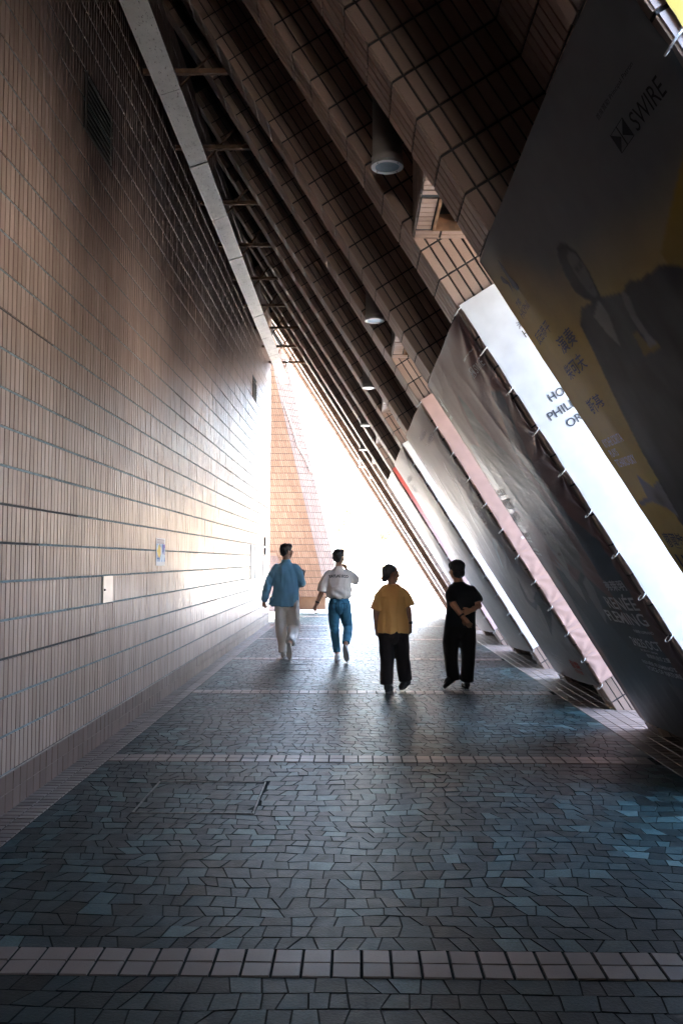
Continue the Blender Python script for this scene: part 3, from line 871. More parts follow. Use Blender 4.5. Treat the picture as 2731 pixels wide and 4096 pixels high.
# ---- bay 1: yellow and grey concert banner
def paint1(S, Dd):
    n = fbm2(S, Dd, 0.8, 0.8, 3.0)
    t = smooth((Dd - 0.22 + 0.12 * n - 0.10 * S + 0.25 * (S < 0) + np.clip(0.9 - S, 0, 0.9) * 0.35) / 0.55)
    C = np.array([0.125, 0.132, 0.142])[None] * (1 - t[:, None]) + np.array([0.56, 0.39, 0.085])[None] * t[:, None]
    C *= (1 + 0.10 * n)[:, None]
    body = [(0.98, 0.62), (0.86, 0.67), (0.81, 0.82), (0.70, 1.09), (0.63, 1.30), (0.60, 1.48), (0.52, 1.70), (0.75, 2.0), (1.1, 2.3), (1.6, 2.2), (2.05, 1.75), (2.2, 1.2), (2.10, 0.95), (1.95, 0.80), (1.82, 0.73), (1.59, 0.71), (1.54, 0.685), (1.43, 0.70), (1.23, 0.65)]
    poly_fill(C, S, Dd, [(1.85, 0.70), (2.30, 0.52), (2.485, 0.9), (2.485, 2.6), (2.0, 2.2)], (0.30, 0.20, 0.04))
    poly_fill(C, S, Dd, body, (0.030, 0.030, 0.034))
    m = pip(body, S, Dd); f = fbm2(S[m], Dd[m], 6, 3, 9.0); C[m] *= (1 + 0.9 * f)[:, None]
    soft(C, S, Dd, (1.0, 1.5), (0.22, 0.35), (0.06, 0.06, 0.064), 0.7)
    poly_fill(C, S, Dd, [(1.30, 0.86), (1.35, 0.86), (1.37, 0.92), (1.46, 0.93), (1.45, 0.965), (1.28, 0.95)], (0.20, 0.135, 0.03))
    poly_fill(C, S, Dd, [(1.19, 0.65), (1.20, 0.72), (1.12, 0.86), (1.07, 0.78), (1.05, 0.69)], (0.19, 0.185, 0.185))
    stroke(C, S, Dd, [(1.43, 0.73), (1.40, 0.80), (1.40, 0.86)], [0.030, 0.028, 0.03], (0.21, 0.20, 0.20))
    for a in (1.375, 1.395, 1.415, 1.435): stroke(C, S, Dd, [(1.40, 0.86), (a, 0.93)], 0.010, (0.19, 0.18, 0.18))
    head = [(1.17, 0.36), (1.22, 0.385), (1.27, 0.45), (1.275, 0.52), (1.255, 0.59), (1.24, 0.645), (1.20, 0.66), (1.14, 0.65), (1.06, 0.60), (1.02, 0.555), (1.03, 0.47), (1.07, 0.40), (1.12, 0.365)]
    poly_fill(C, S, Dd, head, (0.014, 0.013, 0.015))
    face = [(1.15, 0.43), (1.20, 0.415), (1.25, 0.45), (1.26, 0.52), (1.235, 0.59), (1.215, 0.635), (1.17, 0.635), (1.14, 0.59), (1.13, 0.50)]
    poly_fill(C, S, Dd, face, (0.11, 0.108, 0.11))
    soft(C, S, Dd, (1.155, 0.55), (0.03, 0.07), (0.09, 0.088, 0.088), 0.6)
    for p in ((1.175, 0.50), (1.228, 0.50)):
        stroke(C, S, Dd, [(p[0] - 0.016, p[1]), (p[0] + 0.016, p[1])], 0.006, (0.04, 0.04, 0.04)); stroke(C, S, Dd, [(p[0] - 0.018, p[1] - 0.016), (p[0] + 0.018, p[1] - 0.018)], 0.004, (0.05, 0.05, 0.05))
    stroke(C, S, Dd, [(1.205, 0.51), (1.212, 0.55), (1.20, 0.555)], 0.004, (0.11, 0.11, 0.11)); stroke(C, S, Dd, [(1.185, 0.592), (1.22, 0.590)], 0.005, (0.07, 0.06, 0.06))
    poly_fill(C, S, Dd, [(0.33, 1.42), (0.47, 1.50), (0.60, 1.47), (0.56, 1.68), (0.47, 1.62), (0.30, 1.58), (0.05, 1.60), (0.05, 1.575), (0.26, 1.55)], (0.19, 0.19, 0.20))
    soft(C, S, Dd, (0.45, 1.57), (0.05, 0.04), (0.10, 0.10, 0.10), 0.9)
    soft(C, S, Dd, (1.9, 3.0), (0.5, 0.6), (0.05, 0.05, 0.05), 0.8)
    return C
b1, f1 = front_banner(1, 'yellow and grey concert banner with a dark clothed figure, nearest the camera', 270, 370, paint1)
quarter_logo(2.0, 2.115, 0.305, 0.375, f1, b1, INK, INK)
lettering('SWIRE', (2.14, 2.36, 0.318, 0.378), f1, INK, b1, 0.0, skew=0.08)
lettering('首席贊助 Principal Patron', (1.99, 2.30, 0.222, 0.245), f1, INK, b1, 0.0)
swoosh(f1, b1, INKG)
lettering('港樂', (0.17, 0.30, 0.325, 0.365), f1, INKG, b1); lettering('HKPhil', (0.13, 0.40, 0.372, 0.415), f1, INKG, b1, 0.0)
lettering('反田恭平', (0.13, 0.50, 0.52, 0.585), f1, INKG, b1); lettering('演奏', (0.44, 0.74, 0.63, 0.72), f1, INKG, b1); lettering('柴可夫', (0.28, 0.66, 0.755, 0.84), f1, INKG, b1)
lettering('斯基', (0.28, 0.56, 0.965, 1.05), f1, INKG, b1)
lettering('KYOHEI SORITA', (0.11, 0.50, 1.185, 1.235), f1, INKL, b1); lettering('PLAYS', (0.11, 0.27, 1.25, 1.295), f1, INKL, b1); lettering('TCHAIKOVSKY', (0.11, 0.49, 1.31, 1.36), f1, INKL, b1)
lettering('廖國敏', (0.09, 0.44, 1.765, 1.86), f1, INK, b1); lettering('LIO', (0.09, 0.42, 1.90, 2.03), f1, INK, b1, 0.03)

# ---- bay 2: dark brown singer banner
def paint2(S, Dd):
    n = fbm2(S, Dd, 0.9, 0.9, 5.0)
    C = np.tile(np.array([0.19, 0.105, 0.094]), (len(S), 1)) * (1 + 0.25 * n)[:, None]
    poly_fill(C, S, Dd, [(2.13, 0.53), (2.33, 0.58), (2.14, 0.92), (2.02, 1.18), (2.14, 1.57), (2.36, 1.80), (2.34, 2.10), (2.20, 2.47), (2.28, 3.7), (1.95, 3.7), (1.9, 2.47), (2.0, 1.76), (1.99, 1.42), (1.78, 0.96), (2.02, 0.71)], (0.085, 0.098, 0.118))
    hair = [(1.14, 0.32), (1.26, 0.50), (1.32, 0.73), (1.55, 0.97), (1.60, 1.08), (1.75, 1.24), (1.85, 1.5), (1.80, 1.85), (1.55, 2.05), (1.15, 1.9), (1.05, 1.65), (0.75, 1.45), (0.35, 1.25), (0.10, 0.95), (0.25, 0.70), (0.55, 0.72), (0.78, 0.78), (0.95, 0.60)]
    poly_fill(C, S, Dd, hair, (0.15, 0.14, 0.125))
    m = pip(hair, S, Dd)
    w = np.array([nz1((x + y * 0.9) * 2.2, (y - x * 0.55) * 17.0 + 2.5 * nz1(x * 3, y * 3)) for x, y in zip(S[m], Dd[m])])
    C[m] *= (1 + 0.75 * w)[:, None]
    poly_fill(C, S, Dd, [(1.08, 1.50), (1.24, 1.46), (1.34, 1.58), (1.33, 1.78), (1.22, 1.97), (1.10, 2.05), (1.02, 1.92), (0.98, 1.70)], (0.30, 0.285, 0.27))
    soft(C, S, Dd, (1.04, 1.75), (0.05, 0.16), (0.11, 0.10, 0.095), 0.8)
    for p in ((1.13, 1.665), (1.26, 1.66)):
        stroke(C, S, Dd, [(p[0] - 0.028, p[1] + 0.004), (p[0], p[1] - 0.006), (p[0] + 0.028, p[1] + 0.004)], 0.009, (0.05, 0.045, 0.045))
        stroke(C, S, Dd, [(p[0] - 0.035, p[1] - 0.04), (p[0] + 0.03, p[1] - 0.045)], 0.006, (0.09, 0.08, 0.075))
    stroke(C, S, Dd, [(1.20, 1.69), (1.215, 1.77), (1.19, 1.78)], 0.007, (0.17, 0.155, 0.145)); stroke(C, S, Dd, [(1.155, 1.86), (1.23, 1.86)], 0.011, (0.13, 0.085, 0.08))
    jacket = [(0.75, 1.98), (1.02, 2.06), (1.20, 2.12), (1.50, 2.02), (1.85, 2.25), (2.0, 2.9), (1.9, 3.7), (0.2, 3.7), (0.35, 2.6)]
    poly_fill(C, S, Dd, jacket, (0.030, 0.034, 0.042)); m = pip(jacket, S, Dd); C[m] *= (1 + 0.3 * n[m])[:, None]
    poly_fill(C, S, Dd, [(0.89, 1.90), (1.04, 1.98), (1.16, 2.16), (1.02, 2.34), (0.93, 2.16)], (0.27, 0.27, 0.275))
    poly_fill(C, S, Dd, [(1.56, 2.06), (1.58, 2.16), (1.40, 2.40), (1.24, 2.52), (1.25, 2.28), (1.36, 2.12)], (0.27, 0.27, 0.275))
    poly_fill(C, S, Dd, [(1.9, 2.95), (2.2, 3.0), (2.25, 3.2), (1.95, 3.3)], (0.12, 0.125, 0.13), 0.7)
    return C
b2, f2 = front_banner(2, 'dark brown concert banner with a long-haired singer beside the white side banner', 220, 310, paint2)
quarter_logo(1.95, 2.07, 0.30, 0.375, f2, b2, INKL, INKL)
lettering('SWIRE', (2.10, 2.36, 0.31, 0.375), f2, INKL, b2, 0.0, skew=0.08); lettering('首席贊助 Principal Patron', (1.95, 2.30, 0.22, 0.24), f2, INKL, b2, 0.0)
swoosh(f2, b2, INKL, -0.02, 0.06, 0.9); lettering('港樂 HKPhil', (0.12, 0.40, 0.37, 0.41), f2, INKL, b2, 0.0)
for t, bx in (('羅拔慕迪', (0.06, 0.58, 1.175, 1.25)), ('ROBERT', (0.09, 0.62, 1.285, 1.385)), ('MOODY', (0.10, 0.58, 1.42, 1.525)), ('指揮 CONDUCTOR', (0.10, 0.36, 1.55, 1.575)),
              ('24&25 OCT', (0.06, 0.49, 1.64, 1.70)), ('FRI-SAT 8PM', (0.06, 0.40, 1.715, 1.74)), ('CONCERT HALL', (0.06, 0.44, 1.80, 1.83)), ('CULTURAL CENTRE', (0.06, 0.46, 1.85, 1.875))):
    lettering(t, bx, f2, INKL, b2, 0.014)
for t, bx in (('弗萊明', (1.93, 2.31, 2.09, 2.18)), ('RENÉE', (1.68, 2.31, 2.205, 2.335)), ('FLEMING', (1.45, 2.29, 2.36, 2.465)), ('女高音 SOPRANO', (1.90, 2.27, 2.50, 2.53)),
              ('24&25 OCT', (1.66, 2.24, 2.585, 2.665)), ('五及六 8PM', (1.76, 2.10, 2.68, 2.70)), ('弗萊明:自然之聲', (1.82, 2.25, 2.715, 2.755)), ("RENÉE FLEMING'S", (1.61, 2.26, 2.785, 2.825)), ('VOICE OF NATURE', (1.63, 2.28, 2.84, 2.88))):
    lettering(t, bx, f2, INKL, b2, 0.016)

# ---- bay 3: grey brush-stroke banner
def paint3(S, Dd):
    n = fbm2(S, Dd, 1.0, 1.0, 8.0)
    C = np.tile(np.array([0.30, 0.29, 0.285]), (len(S), 1)) * (1 + 0.18 * n)[:, None]
    wht = (0.66, 0.68, 0.69)
    stroke(C, S, Dd, [(1.88, 0.62), (1.78, 0.72), (1.81, 0.79), (1.78, 0.94), (1.63, 1.15), (1.55, 1.26), (1.43, 1.39), (1.40, 1.58), (1.24, 1.89), (1.15, 2.1)], [0.004, 0.03, 0.016, 0.016, 0.018, 0.02, 0.018, 0.014, 0.012, 0.004], wht)
    stroke(C, S, Dd, [(0.85, 0.55), (0.79, 0.70), (0.75, 0.88), (0.50, 1.09), (0.53, 1.24), (0.72, 1.36), (0.67, 1.56), (0.5, 1.8)], [0.004, 0.02, 0.03, 0.026, 0.022, 0.02, 0.016, 0.004], wht)
    stroke(C, S, Dd, [(1.05, 1.2), (0.98, 1.5), (0.85, 1.75), (0.8, 2.1)], [0.004, 0.012, 0.012, 0.003], wht, 0.8)
    teal = (0.42, 0.50, 0.52)
    stroke(C, S, Dd, [(1.50, 2.0), (1.66, 1.85), (1.80, 1.74), (1.97, 1.68), (2.10, 1.69), (2.16, 1.76), (2.10, 1.88), (2.04, 2.02)], [0.02, 0.03, 0.045, 0.05, 0.045, 0.03, 0.022, 0.008], teal)
    dk = (0.085, 0.095, 0.10)
    stroke(C, S, Dd, [(1.90, 2.18), (1.80, 2.32), (1.70, 2.46), (1.85, 2.53), (2.10, 2.47)], [0.02, 0.05, 0.06, 0.05, 0.02], dk)
    poly_fill(C, S, Dd, [(2.06, 2.42), (2.34, 2.33), (2.45, 2.36), (2.40, 2.60), (2.15, 2.75), (1.78, 2.93), (2.05, 2.65), (2.12, 2.52)], dk)
    m = fbm2(S, Dd, 7, 7, 2.0) > 0.42
    C[m & (Dd > 2.1) & (Dd < 3.0)] *= 1.25
    bx = [(2.05, 1.20), (2.22, 1.20), (2.16, 1.45), (2.0, 1.45)]
    stroke(C, S, Dd, bx + bx[:1], 0.006, wht)
    return C
b3, f3 = front_banner(3, 'grey concert banner with pale and dark brush strokes beside the pink side banner', 150, 210, paint3)
lettering('DMITRY', (1.28, 2.05, 0.20, 0.255), f3, INKL, b3); lettering('MASLEEV', (1.55, 2.25, 0.305, 0.355), f3, INKL, b3)
swoosh(f3, b3, INKL, 0.0, 0.15, 0.9); lettering('港樂', (0.20, 0.42, 0.45, 0.50), f3, INKL, b3)
lettering('四大名家', (2.07, 2.17, 1.22, 1.43), f3, INKL, b3, 0.0)
for i in range(3): lettering(['PIANO RECITAL', 'CONCERT HALL 8PM', 'TICKETS ON SALE'][i], (0.95, 1.35, 3.24 + 0.05 * i, 3.265 + 0.05 * i), f3, INKL, b3, 0.0)
lettering('音樂', (1.82, 2.2, 3.22, 3.33), f3, INKR, b3, 0.03); lettering('藝術節', (1.85, 2.15, 3.345, 3.40), f3, INKR, b3, 0.02)

def paint4(S, Dd):
    n = fbm2(S, Dd, 1.1, 1.1, 12.0)
    C = np.tile(np.array([0.36, 0.355, 0.35]), (len(S), 1)) * (1 + 0.15 * n)[:, None]
    for i in range(3): stroke(C, S, Dd, [(0.5 + 0.5 * i, 0.7), (0.7 + 0.5 * i, 1.1), (0.6 + 0.5 * i, 1.6), (0.8 + 0.5 * i, 2.1)], [0.005, 0.025, 0.02, 0.004], (0.60, 0.61, 0.62))
    return C
b4, f4 = front_banner(4, 'pale grey wrinkled banner, fourth along the row behind the cream side banner', 90, 130, paint4)
lettering('CHAMBER', (0.7, 1.7, 0.35, 0.45), f4, INKL, b4); lettering('MUSIC', (0.7, 1.4, 0.52, 0.62), f4, INKL, b4)
def paint5(S, Dd):
    n = fbm2(S, Dd, 1.1, 1.1, 15.0)
    return np.tile(np.array([0.46, 0.40, 0.39]), (len(S), 1)) * (1 + 0.12 * n)[:, None]
b5, f5 = front_banner(5, 'plain pale pinkish banner, last and farthest of the row', 70, 110, paint5)
lettering('音樂', (1.5, 1.95, 2.85, 3.02), f5, INKR, b5, 0.03); lettering('藝術節', (1.5, 1.9, 3.04, 3.12), f5, INKR, b5, 0.02)
for i in range(3): lettering('CONCERT HALL 8PM', (0.5, 1.1, 3.05 + 0.07 * i, 3.085 + 0.07 * i), f5, INKG, b5, 0.0)

def flatpaint(c, amp=0.06, seed=1.0):
    def p(S, Dd): return np.tile(np.array(c), (len(S), 1)) * (1 + amp * fbm2(S, Dd, 1.5, 1.5, seed))[:, None]
    return p
side_banner(1, 'plain yellow side banner at the top right corner', 0.03, flatpaint((0.42, 0.29, 0.03)))
s2, g2 = side_banner(2, 'white orchestra side banner with dark grey capital letters', 0.016, flatpaint((0.58, 0.59, 0.60), 0.02))
def ctr(txts, cx, d0, h, lead, widths):
    for i, (t, w) in enumerate(zip(txts, widths)): lettering(t, (cx - w / 2, cx + w / 2, d0 + i * lead, d0 + i * lead + h), g2, INKG, s2, 0.012)
ctr(['HONG KONG', 'PHILHARMONIC', 'ORCHESTRA'], 0.42, 0.816, 0.057, 0.1035, [0.475, 0.62, 0.465])
lettering('港樂', (0.265, 0.385, 0.30, 0.352), g2, INK, s2, 0.0); lettering('HKPhil', (0.272, 0.46, 0.367, 0.42), g2, INK, s2, -0.004)
def paint_s3(S, Dd):
    return np.tile(np.array((0.48, 0.31, 0.26)), (len(S), 1)) * (1 + 0.05 * fbm2(S, Dd, 1.5, 1.5, 4.0))[:, None]
s3, g3 = side_banner(3, 'pink side banner with creases fanning from its cable ties', 0.016, paint_s3, 40, 220)
lettering('T H E  G R E A T', (0.16, 0.55, 1.141, 1.168), g3, INKW, s3, 0.02); lettering('E N C O R E', (0.134, 0.46, 1.783, 1.811), g3, INKW, s3, 0.02)
side_banner(4, 'cream white side banner on the fourth bay', 0.016, flatpaint((0.78, 0.76, 0.70)))
def paint_s5(S, Dd):
    t = smooth((Dd - 0.25) / 1.3)[:, None]
    return np.array((0.66, 0.12, 0.09)) * (1 - t) + np.array((0.72, 0.52, 0.49)) * t
side_banner(5, 'red and pink side banner on the fifth bay', 0.016, paint_s5)

# ================================================================== notices on the left wall
def wall_paper(name, label, y0, y1, z0, z1, thick, mats, cat, group=None, paint=None, n=(24, 30)):
    root = empty(name, (XW, (y0 + y1) / 2, z0), label, cat, group)
    if paint is None:
        b = MB(); b.box((XW + 0.0035, y0, z0), (XW + 0.0035 + thick, y1, z1)); b.build('board', mats[0], root)
    else:
        u = np.linspace(0, 1, n[0]); v = np.linspace(0, 1, n[1]); U, V = np.meshgrid(u, v)
        S = U.ravel(); Dd = V.ravel()
        sheet('sheet', n[0], n[1], lambda s, d: np.array([XW + 0.006 + 0.0015 * nz1(s * 4, d * 4), y0 + (y1 - y0) * s, z1 - (z1 - z0) * d]), S, Dd, paint(S, Dd), M['vinyl_side'], root)
    return root
def paint_p(S, Dd):
    C = np.tile(np.array((0.66, 0.63, 0.62)), (len(S), 1))
    m = (Dd > 0.22) & (Dd < 0.86)
    n = fbm2(S, Dd, 6, 2.0, 3.0); n2 = fbm2(S, Dd, 9, 3.0, 6.0)
    C[m] = np.array((0.45, 0.55, 0.66)); C[m & (n > 0.12)] = (0.10, 0.20, 0.42); C[m & (n < -0.22)] = (0.62, 0.66, 0.70)
    C[m & (np.hypot((S - 0.33) / 0.20, (Dd - 0.48) / 0.26) + 0.5 * n2 < 1)] = (0.66, 0.46, 0.10)
    C[m & (S > 0.66) & (n2 > -0.05) & (Dd < 0.6)] = (0.22, 0.12, 0.38)
    for i in range(4):
        r = np.abs(Dd - 0.06 - 0.04 * i) < 0.012; C[r & (S > 0.1) & (S < 0.9)] = (0.30, 0.22, 0.22)
        r = np.abs(Dd - 0.72 - 0.035 * i) < 0.01; C[r & (S > 0.08) & (S < 0.42)] = (0.08, 0.14, 0.32)
    return C
wall_paper('wall_poster', 'small colourful blue and yellow poster taped to the tiled wall', 9.42, 9.86, 1.485, 1.787, 0, None, 'poster', None, paint_p, (40, 60))
def framed(label, y0, y1, z0, z1):
    r = empty('notice', (XW, y0, z0), label, 'notice', 'framed notices at the end of the tiled wall')
    b = MB(); b.box((XW + 0.0035, y0, z0), (XW + 0.035, y1, z1)); b.build('frame', M['black'], r)
    b = MB(); b.box((XW + 0.0352, y0 + 0.02, z0 + 0.012), (XW + 0.039, y1 - 0.012, z1 - 0.012)); b.build('sheet', M['white_paper'], r)
    b = MB(); cy = (y0 + y1) / 2; b.box((XW + 0.0392, cy - 0.06, z0 + 0.05), (XW + 0.0398, cy + 0.06, z0 + 0.12)); b.box((XW + 0.0392, cy - 0.16, z0 + 0.025), (XW + 0.0398, cy + 0.16, z0 + 0.035)); b.build('print', flat_mat('violet print', (0.25, 0.2, 0.45)), r, kind='stuff')
framed('upper black framed notice near the far end of the tiled wall', 20.68, 21.50, 1.89, 2.085)
framed('lower black framed notice near the far end of the tiled wall', 20.72, 21.52, 1.68, 1.835)
brd = [('wide white notice board before the framed notices', 17.95, 18.62, 1.165, 1.86), ('narrow white notice panel in the middle of the board row', 18.72, 19.15, 1.165, 1.86), ('white notice panel nearest the framed notices', 19.25, 20.20, 1.165, 1.86),
       ('slim poster strip below the framed notices', 20.45, 20.85, 1.42, 1.64), ('slim yellowish poster at the bottom below the framed notices', 20.42, 20.95, 1.17, 1.40)]
for lb, a, b_, c, d in brd: wall_paper('notice_board', lb, a, b_, c, d, 0.014, [M['white_paper']], 'notice board', 'notice boards on the far part of the wall')

# ================================================================== outside, beyond the open end
# inclined tiled pier
PX, PY = -0.917, 28.0
pier = empty('leaning_pier', (-1.6, PY, 0), 'leaning orange tiled pier standing outside beyond the end of the wall', 'pier')
ua = np.array([-0.2335, 0.0, 0.9724]); ua /= np.linalg.norm(ua)
ux = np.array([0.9724, 0, 0.2335])
pc = MB(); HP = 9.0; base_w = 2.4
o = np.array([PX + 0.03, PY + 0.006, 0.38])
pc.add([o, o - ux * 0 - np.array([base_w, 0, 0]), o - np.array([base_w, 0, 0]) + ua * HP, o + ua * HP] + [p + YD * 1.9 + XD * 0.0 for p in (o, o - np.array([base_w, 0, 0]), o - np.array([base_w, 0, 0]) + ua * HP, o + ua * HP)],
       [(0, 3, 2, 1), (4, 5, 6, 7), (0, 4, 7, 3), (1, 2, 6, 5), (3, 7, 6, 2), (0, 1, 5, 4)])
pc.build('pier_body', simple('pier joint', (0.02, 0.018, 0.016), 0.9), pier)
# chamfered right-hand flank that faces the sunlit square
fl_u = np.array([0.80, 0.60, 0.0]); fl_u /= np.linalg.norm(fl_u)
fl_n = np.cross(fl_u, ua); fl_n = fl_n if fl_n[1] < 0 else -fl_n; fl_n /= np.linalg.norm(fl_n)
fb = MB(); fb.obox(o - fl_n * 0.006 + YD * 0.012, fl_u * 0.62, ua * HP, -fl_n * 0.4); fb.build('flank', simple('pier flank joint', (0.05, 0.035, 0.025), 0.9), pier)
pt, pp = 0.2140, 0.0655
def sheared(mb, c, u, v, n, w, h, d=0.007, ch=0.002):
    V, F = frustum(w, h, d, ch); V = np.array(V); mb.add(c + V[:, :1] * u + V[:, 1:2] * v + V[:, 2:] * n, F, random.random())
tb = MB()
for j in range(int(HP / pt)):
    for i in range(34): sheared(tb, o + ua * pt * (j + 0.5) - np.array([pp * (i + 0.5), 0, 0]), XD, ua, -YD, pp - 0.012, pt - 0.016)
    for i in range(9): sheared(tb, o + YD * 0.012 + ua * pt * (j + 0.5) + fl_u * 0.068 * (i + 0.5), fl_u, ua, fl_n, 0.056, pt - 0.016)
tb.build('tile', M['pier_tile'], pier, kind='stuff')
pf = MB(); pf.box((PX - 2.4, PY + 0.10, -0.02), (PX - 0.02, PY + 1.9, 0.40)); pf.build('pier_foot', simple('brown footing tiles', (0.16, 0.085, 0.045), 0.7), pier)
# tile skirt that turns away on the left of the pier
sk = empty('leaning_skirt', (-2.6, 26.6, 0), 'sunlit tiled skirt folding away at the left of the leaning pier', 'wall')
sb = MB(); q0 = np.array([-1.75, PY - 0.02, 0.0]); du = np.array([-0.62, -0.78, 0.0]); du /= np.linalg.norm(du)
us = np.array([-0.33, 0.10, 0.94]); us /= np.linalg.norm(us); ns = np.cross(du, us); ns = ns if ns[1] < 0 else -ns; ns /= np.linalg.norm(ns)
sb.obox(q0, du * 1.6, us * 1.9, -ns * 0.3); sb.build('skirt_body', simple('skirt joint', (0.30, 0.17, 0.10), 0.9), sk)
ts = TileSet('tile', M['pier_tile'], sk, 0.007, 0.002)
for j in range(8):
    for i in range(20): ts.put(q0 + du * 0.078 * (i + 0.5) + us * 0.225 * (j + 0.5), -du, us, ns, 0.068, 0.213)
ts.finish(150, 60)
cb = MB(); cp = [o + ua * 6.4 + fl_n * 0.03 + fl_u * 0.1, o + ua * 5.6 + fl_n * 0.04 + fl_u * 0.20, o + ua * 5.0 + fl_n * 0.04 + fl_u * 0.24, o + ua * 4.5 + fl_n * 0.04 + fl_u * 0.44, o + ua * 4.15 + fl_n * 0.05 + fl_u * 0.5, o + ua * 4.1 + fl_n * 0.2 + fl_u * 0.8]
cb.tube(cp, 0.016, 6); tag(cb.build('cable', M['tie']), 'loose white cable running down the leaning pier', 'cable')

# railing
rail = empty('railing', (2.6, 55.3, 0), 'pale steel railing crossing the sunlit square outside', 'railing')
RM = simple('railing paint', (0.60, 0.62, 0.62), 0.4)
for x0 in range(-4, 9):
    xa = 0.45 + (x0 + 4) * 1.7 - 3.4
    b = MB(); b.tube([(xa, 55.3, 0), (xa, 55.3, 1.0)], 0.03, 8); b.build('post', RM, rail)
b = MB(); b.tube([(-3.0, 55.3, 1.0), (17.6, 55.3, 1.0)], 0.028, 8); b.build('top_rail', RM, rail)
b = MB(); b.tube([(-3.0, 55.3, 0.14), (17.6, 55.3, 0.14)], 0.02, 8); b.build('bottom_rail', RM, rail)
bb = MB()
for i in range(150):
    x = -2.9 + i * 0.137; bb.tube([(x, 55.3, 0.14), (x, 55.3, 1.0)], 0.009, 5, False)
bb.build('bar', RM, rail, kind='stuff')
kb = MB(); kb.box((-6, 54.7, -0.02), (20, 55.05, 0.13)); kb.build('kerb', simple('kerb stone', (0.30, 0.31, 0.31), 0.8), kind='structure')
post = empty('lamp_post', (0.29, 56.5, 0), 'tall white lamp post standing outside beyond the railing', 'lamp post')
WP = simple('white paint', (0.75, 0.75, 0.74), 0.5)
b = MB(); b.rings([(0.29, 56.5, 0, 0.17, 0.17), (0.29, 56.5, 1.0, 0.14, 0.14), (0.29, 56.5, 9.5, 0.09, 0.09)], 16); b.build('shaft', WP, post, True)
b = MB(); b.rings([(0.29, 56.5, 0, 0.26, 0.26), (0.29, 56.5, 0.12, 0.24, 0.24)], 16); b.build('base', WP, post)
b = MB(); b.tube([(0.29, 56.5, 9.4), (0.6, 56.4, 9.9), (1.4, 56.2, 10.0)], 0.05, 8); b.build('arm', WP, post)
b = MB(); b.ball((1.6, 56.15, 9.95), (0.4, 0.16, 0.09)); b.build('lamp_head', WP, post)

# pale building across the square
bd = empty('building', (2, 80, 0), 'long pale building across the square with bands of windows', 'building')
BWL = simple('pale render', (0.66, 0.64, 0.60), 0.8); GL = simple('window glass', (0.16, 0.20, 0.22), 0.15)
b = MB(); b.box((-14, 80, -0.02), (28, 92, 11.0)); b.build('wall', BWL, bd)
b = MB(); b.box((-14.3, 79.6, 11.0), (28.3, 92.3, 11.4)); b.build('roof', BWL, bd)
for z in (3.9, 7.4):
    b = MB(); b.box((-14, 79.55, z), (28, 79.998, z + 0.35)); b.build('ledge', BWL, bd)
for z0 in (0.5, 4.6, 8.1):
    for i in range(18):
        x = -13 + i * 2.25; h = 2.9 if z0 < 1 else 2.2
        f = MB(); f.box((x, 79.93, z0), (x + 1.5, 79.997, z0 + h)); fo = f.build('window', BWL, bd)
        f = MB(); f.box((x + 0.07, 79.90, z0 + 0.07), (x + 0.72, 79.928, z0 + h - 0.07)); f.build('pane', GL, fo)
        f = MB(); f.box((x + 0.78, 79.90, z0 + 0.07), (x + 1.43, 79.928, z0 + h - 0.07)); f.build('pane', GL, fo)
# brick block at the right
bk = empty('brick_block', (6, 70, 0), 'sandy brick block standing at the right beyond the railing', 'building')
b = MB(); b.box((3.9, 66, -0.02), (16, 76, 5.6)); b.build('wall', simple('sandy brick', (0.55, 0.42, 0.28), 0.85), bk)
b = MB(); b.box((3.8, 65.9, 5.6), (16.1, 76.1, 5.9)); b.build('coping', BWL, bk)
for j in range(14):
    b = MB(); b.box((3.9, 65.992, 0.3 + 0.38 * j), (16, 65.999, 0.33 + 0.38 * j)); b.build('brick_joint', BWL, bk)

